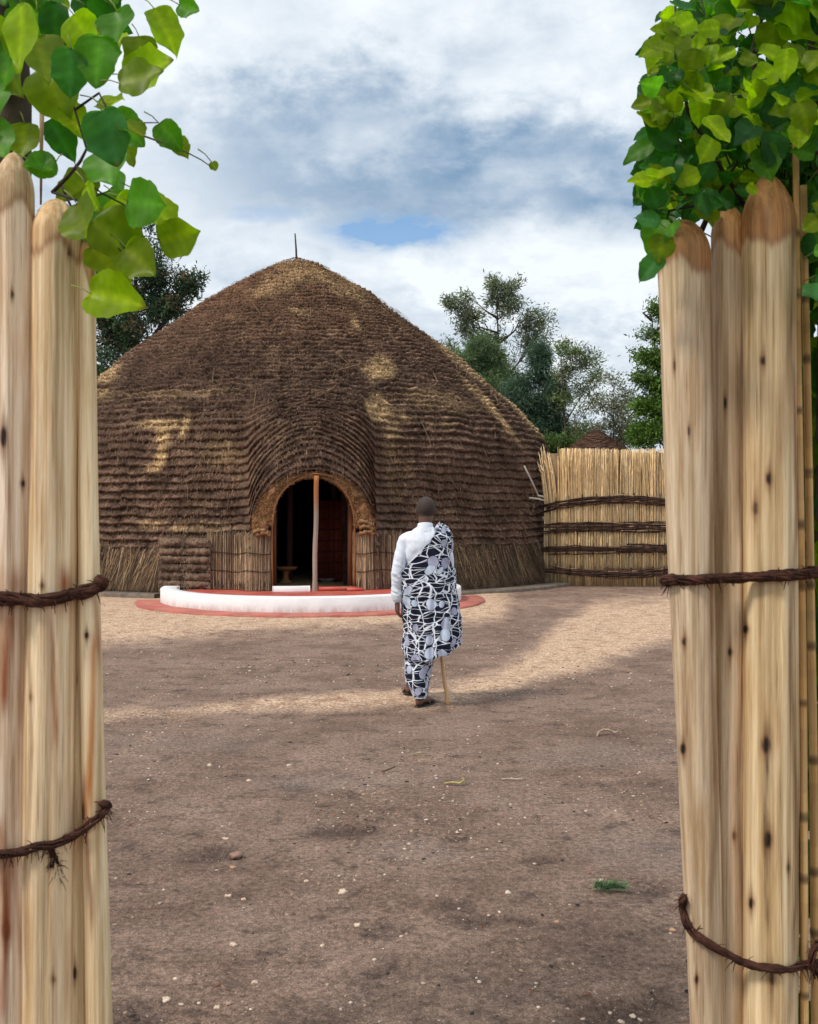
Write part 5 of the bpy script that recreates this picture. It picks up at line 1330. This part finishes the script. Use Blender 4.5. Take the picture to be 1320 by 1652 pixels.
def build_person():
    PY = 7.95
    root = empty('person', ((685-CX)/F*PY, PY, 0))
    tag(root, 'person seen from behind in a white shirt and navy-white patterned cloth, walking towards the hut', 'person')
    k = PY/F
    X_ = lambda px: (px-685)*k
    Z_ = lambda py: CAMZ+(HY-py)*k
    # ---- body, one skin
    b = MB()
    ell(b, (.012, .005, 1.662), (.079, .095, .094)); ell(b, (.012, .03, 1.628), (.070, .082, .088)); ell(b, (.012, .055, 1.585), (.052, .062, .062))
    limb(b, [(.010, -.012, 1.60), (.006, -.02, 1.50), (0, -.015, 1.40)], [.058, .057, .075])
    ell(b, (.012, .125, 1.612), (.014, .020, .020)); limb(b, [(.012, .108, 1.65), (.012, .124, 1.618)], [.009, .013])     # nose
    ell(b, (.012, .108, 1.572), (.026, .012, .010)); ell(b, (.012, .104, 1.545), (.028, .022, .020))                          # lips, chin
    for s in (-1, 1):
        ell(b, (.012+s*.079, .012, 1.628), (.009, .020, .030)); ell(b, (.012+s*.084, .004, 1.634), (.006, .014, .022))    # ears
        ell(b, (.012+s*.032, .100, 1.662), (.022, .012, .008)); ell(b, (.012+s*.040, .092, 1.612), (.020, .018, .020))    # brow, cheek
    loft(b, [(.86, 0, 0, .135, .10), (.95, 0, 0, .155, .11), (1.05, 0, 0, .135, .10), (1.2, 0, 0, .145, .10), (1.34, 0, -.005, .165, .105), (1.42, 0, -.01, .155, .085), (1.47, 0, -.01, .09, .065)])
    sh_l, el_l, wr_l = (-.165, -.005, 1.39), (-.218, -.036, 1.13), (-.230, -.01, .885)
    sh_r, el_r, wr_r = (.165, 0, 1.39), (.198, -.01, 1.14), (.125, .20, 1.02)
    limb(b, [sh_l, el_l, wr_l], [.055, .040, .026]); limb(b, [sh_r, el_r, wr_r], [.055, .040, .026])
    # legs: left one ahead, right one planted behind
    limb(b, [(-.08, 0, .90), (-.10, .28, .50), (-.125, .37, .10)], [.085, .055, .036]); limb(b, [(.06, 0, .90), (-.005, .06, .48), (-.036, -.04, .26), (-.036, -.09, .085)], [.085, .052, .044, .034])
    def foot(hx, hy, hz, ang, pitch):
        ca, sa = math.sin(ang), math.cos(ang); 
        def P(f, s, z): return (hx+ca*f+sa*s, hy+sa*f-ca*s, hz+z+max(0, (.12-f))*pitch)
        limb(b, [P(-.005, 0, .035), P(.06, 0, .045), P(.13, 0, .032), P(.175, .0, .024)], [.032, .036, .036, .030], .8)
        limb(b, [P(-.005, 0, .03), P(.0, 0, .11)], [.031, .030])
        for j, (s, l, r) in enumerate(((-.034, .235, .014), (-.012, .238, .0095), (.006, .230, .009), (.023, .218, .0085), (.038, .20, .008))):
            limb(b, [P(.17, s*.9, .020), P(l-.02, s, .017), P(l, s, .012)], [r*1.1, r, r*.9], n=10)
        return P
    PR_ = foot(-.045, -.115, .018, .55, .0)
    PL_ = foot(-.13, .36, .022, -.1, .12)
    # hands
    def hand(w, dirv, palm_n, thumb_side, curl, scale=1.0):
        w = Vector(w); d = Vector(dirv).normalized(); nrm = Vector(palm_n); nrm = (nrm-d*nrm.dot(d)).normalized(); s = d.cross(nrm)*thumb_side
        q = lambda f, a, n_: w+(d*f+s*a+nrm*n_)*scale
        for a in (-.026, -.009, .009, .026): limb(b, [q(.0, a*.6, 0), q(.045, a*.9, .002), q(.088, a, .002)], [.016, .0135, .0115], n=10)
        for a, l, r in ((.028, .068, .0085), (.0095, .078, .0088), (-.0095, .073, .0084), (-.027, .056, .0074)):
            p0 = q(.086, a, .002); ang = 0; pts = [p0]; rr = [r*1.1]
            for f, c in ((.42, curl), (.32, curl*1.2), (.26, curl)):
                ang += c; pts.append(pts[-1]+(d*math.cos(ang)+nrm*math.sin(ang)+s*(a*1.2))*l*f*scale); rr.append(r*(1-.08*len(rr)))
            limb(b, pts, rr, n=10)
        limb(b, [q(.012, .020, .004), q(.042, .042, .014), q(.070, .052, .022), q(.092, .052, .030)], [.015, .0125, .0105, .0085], n=10)
    hand(wr_l, (-.02, .04, -1), (.85, .35, 0), -1, .30, 1.0)
    hd = Vector((-.1, .75, -.35)).normalized(); 
    hand(wr_r, hd, (-.9, -.1, -.2), 1, .95)
    V, N, Fc = fuse(b, .0042, 3)
    sk = np.array([.125, .058, .037]); C = np.tile(sk, (len(V), 1))
    sole = (V[:, 2] < .045) & (V[:, 2] < .05); C[V[:, 2] < .16] = [.15, .065, .04]
    n_ = fbm(V[:, 0]*40, V[:, 1]*40, V[:, 2]*40, 3, seed=1); C *= (.9+.2*n_)[:, None]
    body = mk('body', V, Fc, mat('skin', attr=True, rough=.5, var=.08, bump=.0006, bscale=200, spec=.45), root, C, smooth=True)
    # ---- close-cropped hair: a thin cap following the skull
    h = (V[:, 2] > 1.628-.0) & (V[:, 1] < .092-(1.70-V[:, 2]).clip(0)*.9) & (np.abs(V[:, 0]-.012) < .0835)
    h |= (V[:, 2] > 1.592) & (V[:, 1] < -.02) & (np.abs(V[:, 0]-.012) < .078)
    Vh = V+N*(.003+.002*vn(V[:, 0]*300, V[:, 1]*300, V[:, 2]*300))[:, None]
    fs = [f[h[f].all(1)] for f in Fc]
    used = np.unique(np.concatenate([f.ravel() for f in fs])); rm = -np.ones(len(V), int); rm[used] = np.arange(len(used))
    mk('hair', Vh[used], [rm[f] for f in fs if len(f)], mat('short_hair', (.062, .043, .038), rough=.75, bump=.002, bscale=400, spec=.25), root, smooth=True)
    for s in (-1, 1):
        e = MB(); ell(e, (.012+s*.031, .106, 1.645), (.0125, .010, .0105), 16); eo = e.build('eye', mat('eye_white', (.7, .68, .64), rough=.3), root, smooth=True)
        e = MB(); ell(e, (.012+s*.031, .1130, 1.645), (.0055, .0045, .0055), 12); e.build('iris', mat('iris', (.02, .012, .01), rough=.2), eo, smooth=True)
    # ---- shirt
    b = MB()
    loft(b, [(.90, -.01, 0, .165, .130), (1.0, 0, 0, .158, .128), (1.10, 0.003, -.003, .156, .125), (1.22, 0.003, -.006, .155, .125), (1.33, 0, -.01, .160, .122), (1.39, 0, -.012, .170, .108), (1.435, 0, -.012, .140, .090), (1.475, .002, -.012, .095, .074), (1.50, .004, -.012, .068, .064)], p=2.5)
    limb(b, [(-.12, -.01, 1.412), (-.163, -.012, 1.385), (-.203, -.034, 1.25), (-.222, -.040, 1.13), (-.232, -.02, 1.02), (-.231, -.012, .915)], [.050, .057, .048, .045, .041, .036], n=24)
    limb(b, [(.13, -.01, 1.412), (.165, -.010, 1.385), (.188, -.02, 1.25), (.198, -.01, 1.14), (.17, .09, 1.07), (.135, .18, 1.025)], [.050, .062, .054, .048, .046, .038], n=24)
    limb(b, [(-.230, -.012, .93), (-.230, -.010, .898)], [.043, .037], n=24)
    V, N, Fc = fuse(b, .0062, 8)
    x, y, z = V.T
    arm = sstep(.165, .19, -x)
    fold = 1-np.abs(2*fbm(x*9+z*6, y*6, z*4-x*9, 3, seed=21)-1)
    fold2 = 1-np.abs(2*fbm(x*14, y*10, z*26+x*20, 3, seed=22)-1)
    near_el = np.exp(-((z-1.09)/.09)**2)+np.exp(-((z-.95)/.035)**2)*.8
    disp = (fold-.6)*.018+(fold2-.6)*.017*arm*(.35+near_el)+.0015*np.sin(z*90+x*60+y*30)*arm*near_el
    # loose cloth in the small of the back, pulled towards the knot
    V2 = None; back = (y < 0) & (np.abs(x) < .16)
    disp += back*.010*np.sin((x*.8-z*.55)*46+3*fbm(x*6, z*6, seed=2))*sstep(1.42, 1.2, z)
    V2 = V+N*disp[:, None]
    shm = mat('white_shirt', (.76, .81, .90), rough=.8, bump=.0006, bscale=300, var=.02, spec=.15)
    shirt = mk('shirt', V2, Fc, shm, root, smooth=True)
    c = MB(); n = 40; Vc = []
    for (z, r, o) in ((1.468, .078, 0), (1.492, .0690, .0), (1.526, .0635, .0), (1.530, .0610, 0), (1.524, .0595, 0), (1.48, .060, 0)):
        for i in range(n):
            t = 2*math.pi*i/n; Vc.append((.006+r*math.cos(t), -.016+r*math.sin(t)*1.0, z+.012*math.sin(t)*-1*(z > 1.52)))
    c.add(Vc, grid_faces(6, n, True)); c.build('collar', shm, shirt, smooth=True)
    c = MB(); Vc = []
    for (z, r) in ((.935, .046), (.93, .049), (.885, .045), (.882, .041), (.90, .038)):
        for i in range(n):
            t = 2*math.pi*i/n; Vc.append((-.230+r*.9*math.cos(t), -.011+r*math.sin(t), z))
    c.add(Vc, grid_faces(5, n, True)); c.build('cuff', shm, shirt, smooth=True)
    # ---- patterned cloth material
    m = bpy.data.materials.new('patterned_cloth'); m.use_nodes = True; t = NT(m.node_tree); bs = t.n['Principled BSDF']
    uv = t.add('ShaderNodeTexCoord').outputs['UV']
    wv = t.noise(uv, 3.2, 2, .5, out=1)
    uvw = t.add('ShaderNodeVectorMath', operation='ADD', i_0=uv, i_1=t.add('ShaderNodeVectorMath', operation='SCALE', i_0=wv, i_Scale=.10).outputs[0]).outputs[0]
    def vor(vec, sc, feat='F1', rnd=1.0):
        n = t.add('ShaderNodeTexVoronoi'); n.voronoi_dimensions = '2D'; n.feature = feat; t.set(n, 'Vector', vec); n.inputs['Scale'].default_value = sc; n.inputs['Randomness'].default_value = rnd
        return n
    v1 = vor(t.mapping(uvw, (.62, 1.7, 1), rot=(0, 0, .22)), 10.0, 'DISTANCE_TO_EDGE')
    v2 = vor(t.mapping(uvw, (1.5, .55, 1), rot=(0, 0, -.35), loc=(3, 1, 0)), 5.5, 'DISTANCE_TO_EDGE')
    v3 = vor(t.mapping(uvw, (.5, 2.2, 1), rot=(0, 0, -.30), loc=(1, 5, 0)), 8, 'DISTANCE_TO_EDGE')
    line = t.math('MAXIMUM', t.ramp(v1.outputs['Distance'], .062, .040), t.math('MULTIPLY', t.ramp(v2.outputs['Distance'], .045, .025), 1.0))
    line = t.math('MAXIMUM', line, t.math('MULTIPLY', t.ramp(v3.outputs['Distance'], .028, .012), .95))
    c1 = vor(t.mapping(uv, (1, .92, 1)), 8.2, 'F1', .7)
    sp = t.add('ShaderNodeSeparateColor', i_0=c1.outputs['Color'])
    rad = t.ramp(sp.outputs[0], .32, 1.0, .16, .43, smooth=False)
    disc = t.math('LESS_THAN', c1.outputs['Distance'], rad)
    halo = t.math('LESS_THAN', c1.outputs['Distance'], t.math('ADD', rad, .045))
    halo = t.math('MULTIPLY', halo, t.math('GREATER_THAN', rad, .165)); disc = t.math('MULTIPLY', disc, t.math('GREATER_THAN', rad, .165))
    cc = t.mix(line, (.006, .009, .026), (.78, .83, .92))
    cc = t.mix(t.math('MULTIPLY', halo, .85), cc, (.010, .013, .035))
    dcol = t.mix(sp.outputs[1], (.36, .36, .50), (.62, .73, .88))
    cc = t.mix(disc, cc, dcol)
    t.set(bs, 'Base Color', cc); bs.inputs['Roughness'].default_value = .75; bs.inputs['Specular IOR Level'].default_value = .2
    bn = t.add('ShaderNodeBump'); bn.inputs['Distance'].default_value = .002; t.set(bn, 'Height', t.noise(uv, 90, 3, .6)); t.l.new(bn.outputs[0], bs.inputs['Normal'])
    def draped(name, rows, diag, hem, zmin, ztop, depth, nu, nv, seed, amp, thick, cy=lambda z: 0.0, closed=False, uoff=0.0, parent=None):
        zr = np.array([Z_(r[0]) for r in rows])[::-1]; xl_ = np.array([X_(r[1]) for r in rows])[::-1]; xr_ = np.array([X_(r[2]) for r in rows])[::-1]
        u = np.linspace(0, 1, nu); v = np.linspace(0, 1, nv)
        U, Vv = np.meshgrid(u, v)
        hz = hem(U); z = ztop-(ztop-hz)*Vv
        xl = np.interp(z, zr, xl_); xr = np.interp(z, zr, xr_); cx = (xl+xr)/2; a = (xr-xl)/2; bb = np.interp(z, depth[0], depth[1])
        if diag is not None:
            xd = np.interp(z, diag[0], diag[1]); th0 = np.arccos(np.clip((cx-xd)/a, -1, 1))
        else: th0 = np.zeros_like(z)
        th = th0+(2*np.pi-2*th0)*U
        c, s = np.cos(th), np.sin(th)
        pw = .88
        x = cx-a*np.sign(c)*np.abs(c)**pw; y = -bb*np.sign(s)*np.abs(s)**pw+cy(z)
        nx = -c*bb; ny = -s*a; l = np.hypot(nx, ny)+1e-6; nx, ny = nx/l, ny/l
        f1 = np.sin((x*1.0+z*.62)*58+4.5*fbm(x*5, z*3, y*5, seed=seed)); f2 = 1-np.abs(2*fbm(x*11+z*7, y*9, z*3.2, 3, seed=seed+1)-1)
        f3 = np.sin(x*85+3*fbm(x*8, z*2, seed=seed+2)*3)
        w1 = amp*(.45+.55*fbm(x*4, z*3, seed=seed+5))
        d = f1*w1*.55*sstep(.55, 1.3, z)+(f2-.6)*amp*2.0+f3*amp*.55*sstep(1.25, .9, z)
        edge = np.minimum(U, 1-U); d = d*1.0+.008*np.exp(-(edge/.012)**2)*(0 if closed else 1)
        x = x+nx*d; y = y+ny*d
        ds = np.sqrt(np.diff(x, axis=1)**2+np.diff(y, axis=1)**2); arc_ = np.concatenate([np.zeros((nv, 1)), np.cumsum(ds, 1)], 1)
        arc_ = arc_+(np.interp(z, diag[0], diag[1])-diag[1][0] if diag is not None else (xl-xl[-1:]))
        P = np.stack([x, y, z], -1).reshape(-1, 3); uvv = np.stack([arc_+uoff, z-.25*arc_*0], -1).reshape(-1, 2)
        o = mk(name, P, grid_faces(nv, nu), m, parent or root, smooth=True, uv=uvv)
        sm = o.modifiers.new('thickness', 'SOLIDIFY'); sm.thickness = thick; sm.offset = -1
        return o
    # long wrapped skirt
    draped('wrap_skirt', [(925, 652, 722), (970, 656, 722), (1006, 655, 718), (1035, 653, 710), (1050, 651, 704), (1069, 654, 698), (1084, 655, 693), (1092, 656, 693), (1105, 658, 692), (1112, 662, 691), (1122, 664, 690)], None,
           lambda U: Z_(1118+3*np.sin(U*7)-8*np.exp(-((U-.02)/.12)**2)-7*np.exp(-((U-1)/.1)**2)+2*np.sin(2*np.pi*U)), 0, Z_(922), (np.array([.05, .3, .6, 1.2]), np.array([.285, .26, .19, .14])), 260, 220, 31, .012, .004, closed=True, cy=lambda z: np.interp(z, [.05, .4, .8, 1.1], [.125, .10, .03, 0]))
    # cape knotted on the right shoulder, falling to the knee
    dz = np.array([Z_(y) for y in (931, 926, 915, 892, 875, 860, 851, 846)]); dx = np.array([X_(x) for x in (648, 652, 657, 679, 690, 699, 705, 708)])
    cp = draped('shoulder_cloth', [(846, 655, 717), (852, 650, 723), (860, 648, 727), (870, 647, 728), (890, 647, 729), (910, 648, 731), (926, 647.5, 733), (937, 646, 734), (960, 649, 737), (975, 652, 742), (1000, 653, 745), (1020, 653, 746), (1035, 652, 744), (1050, 651, 740), (1070, 653, 730)], (dz, dx),
           lambda U: Z_(np.interp(U, [0, .10, .22, .33, .43, .5, .6, .8, 1], [1046, 1060, 1062, 1052, 1040, 1026, 1030, 1045, 1046])+1.2*np.sin(U*60)), 0, Z_(847), (np.array([.4, .7, 1.0, 1.3, 1.42, 1.50, 1.53]), np.array([.235, .215, .185, .150, .140, .105, .070])), 420, 320, 41, .0125, .004,
           cy=lambda z: np.interp(z, [.4, .9, 1.1, 1.4, 1.55], [.045, .03, .012, -.01, -.01]), uoff=.3)
    # knot and fringe on the shoulder
    kb = MB(); rg = np.random.default_rng(12)
    limb(kb, [(X_(704), -.055, Z_(852)), (X_(712), -.065, Z_(850)), (X_(722), -.05, Z_(859)), (X_(727), -.02, Z_(866))], [.016, .026, .026, .016])
    limb(kb, [(X_(706), -.03, Z_(849)), (X_(712), .02, Z_(848)), (X_(718), .06, Z_(856))], [.016, .022, .018])
    V, N, Fc = fuse(kb, .006, 3); V = V+N*((fbm(V[:, 0]*50, V[:, 1]*20, V[:, 2]*50, 3, seed=3)-.5)*.022)[:, None]
    kn = mk('knot', V, Fc, m, cp, smooth=True, uv=np.stack([V[:, 0]*2, V[:, 2]*2], -1))
    fr = MB()
    for q in range(46):
        tt = rg.random(); x = X_(706+24*tt); z = Z_(847+22*tt**1.5)+.008; y = rg.uniform(-.09, .0)
        d = np.array([.3+.7*tt+rg.normal(0, .35), -.35+rg.normal(0, .3), .55-.5*tt+rg.normal(0, .35)]); d /= np.linalg.norm(d); L = rg.uniform(.012, .032)
        fr.tube([(x, y, z), tuple(np.array([x, y, z])+d*L*.6), tuple(np.array([x, y, z])+d*L+np.array([0, 0, -.004]))], [.0022, .002, .0012], 4)
    fr.build('fringe', mat('white_fringe', (.72, .76, .84), rough=.85), kn)
    # ---- sandals
    def sandal(P, name='sandal'):
        lb = MB(); V = []
        for i, f in enumerate(np.linspace(-.045, .250, 26)):
            w_ = .040*min(1, (1-((f-.10)/.152)**4 if abs((f-.10)/.152) < 1 else 0))**.5*(1+.14*(f > .1)*math.sin((f-.1)*20))+.002
            for (s, z) in ((-w_, 0.0), (-w_, .016), (w_, .016), (w_, 0.0)):
                p = P(f, s, z-.018); V.append(p)
        lb.add(V, [grid_faces(26, 4, True), np.array([[3, 2, 1, 0], [100, 101, 102, 103]])]); o = lb.build(name, mat('sandal_rubber', (.018, .014, .013), rough=.6), root)
        for pts in ([P(.19, -.02, .0), P(.15, -.01, .055), P(.10, .045, .012)], [P(.19, -.02, .0), P(.15, -.02, .055), P(.10, -.045, .012)]):
            sb = MB(); sb.tube(pts, .006, 6, squash=.5); sb.build('strap', mat('sandal_strap', (.16, .13, .12), rough=.5), o)
    sandal(PR_); sandal(PL_)
    # ---- walking cane
    a_ = W(722.5, 1137.5, 7.93); b_ = W(711, 1050, 8.03); top = b_+(b_-a_)*.86; top = Vector((root.location.x+.128, PY+.275, 1.10)); 
    c = MB(); pts = [a_+Vector((0, 0, .0))]+[a_.lerp(b_, t)+Vector((.003*math.sin(t*9), 0, 0)) for t in (.2, .4, .6, .8, 1)]+[b_.lerp(top, .5), top]
    pts[0].z = gz(a_.x, a_.y)
    c.tube([p-pts[0] for p in pts], [.0165, .016, .0155, .015, .0145, .014, .014, .015], 10, col=(.72, .45, .22))
    o = c.build('walking_stick', M['post'], smooth=True); o.location = pts[0]
    tag(o, 'thin pale brown walking stick held beside the person in the patterned cloth', 'walking stick')
build_person()
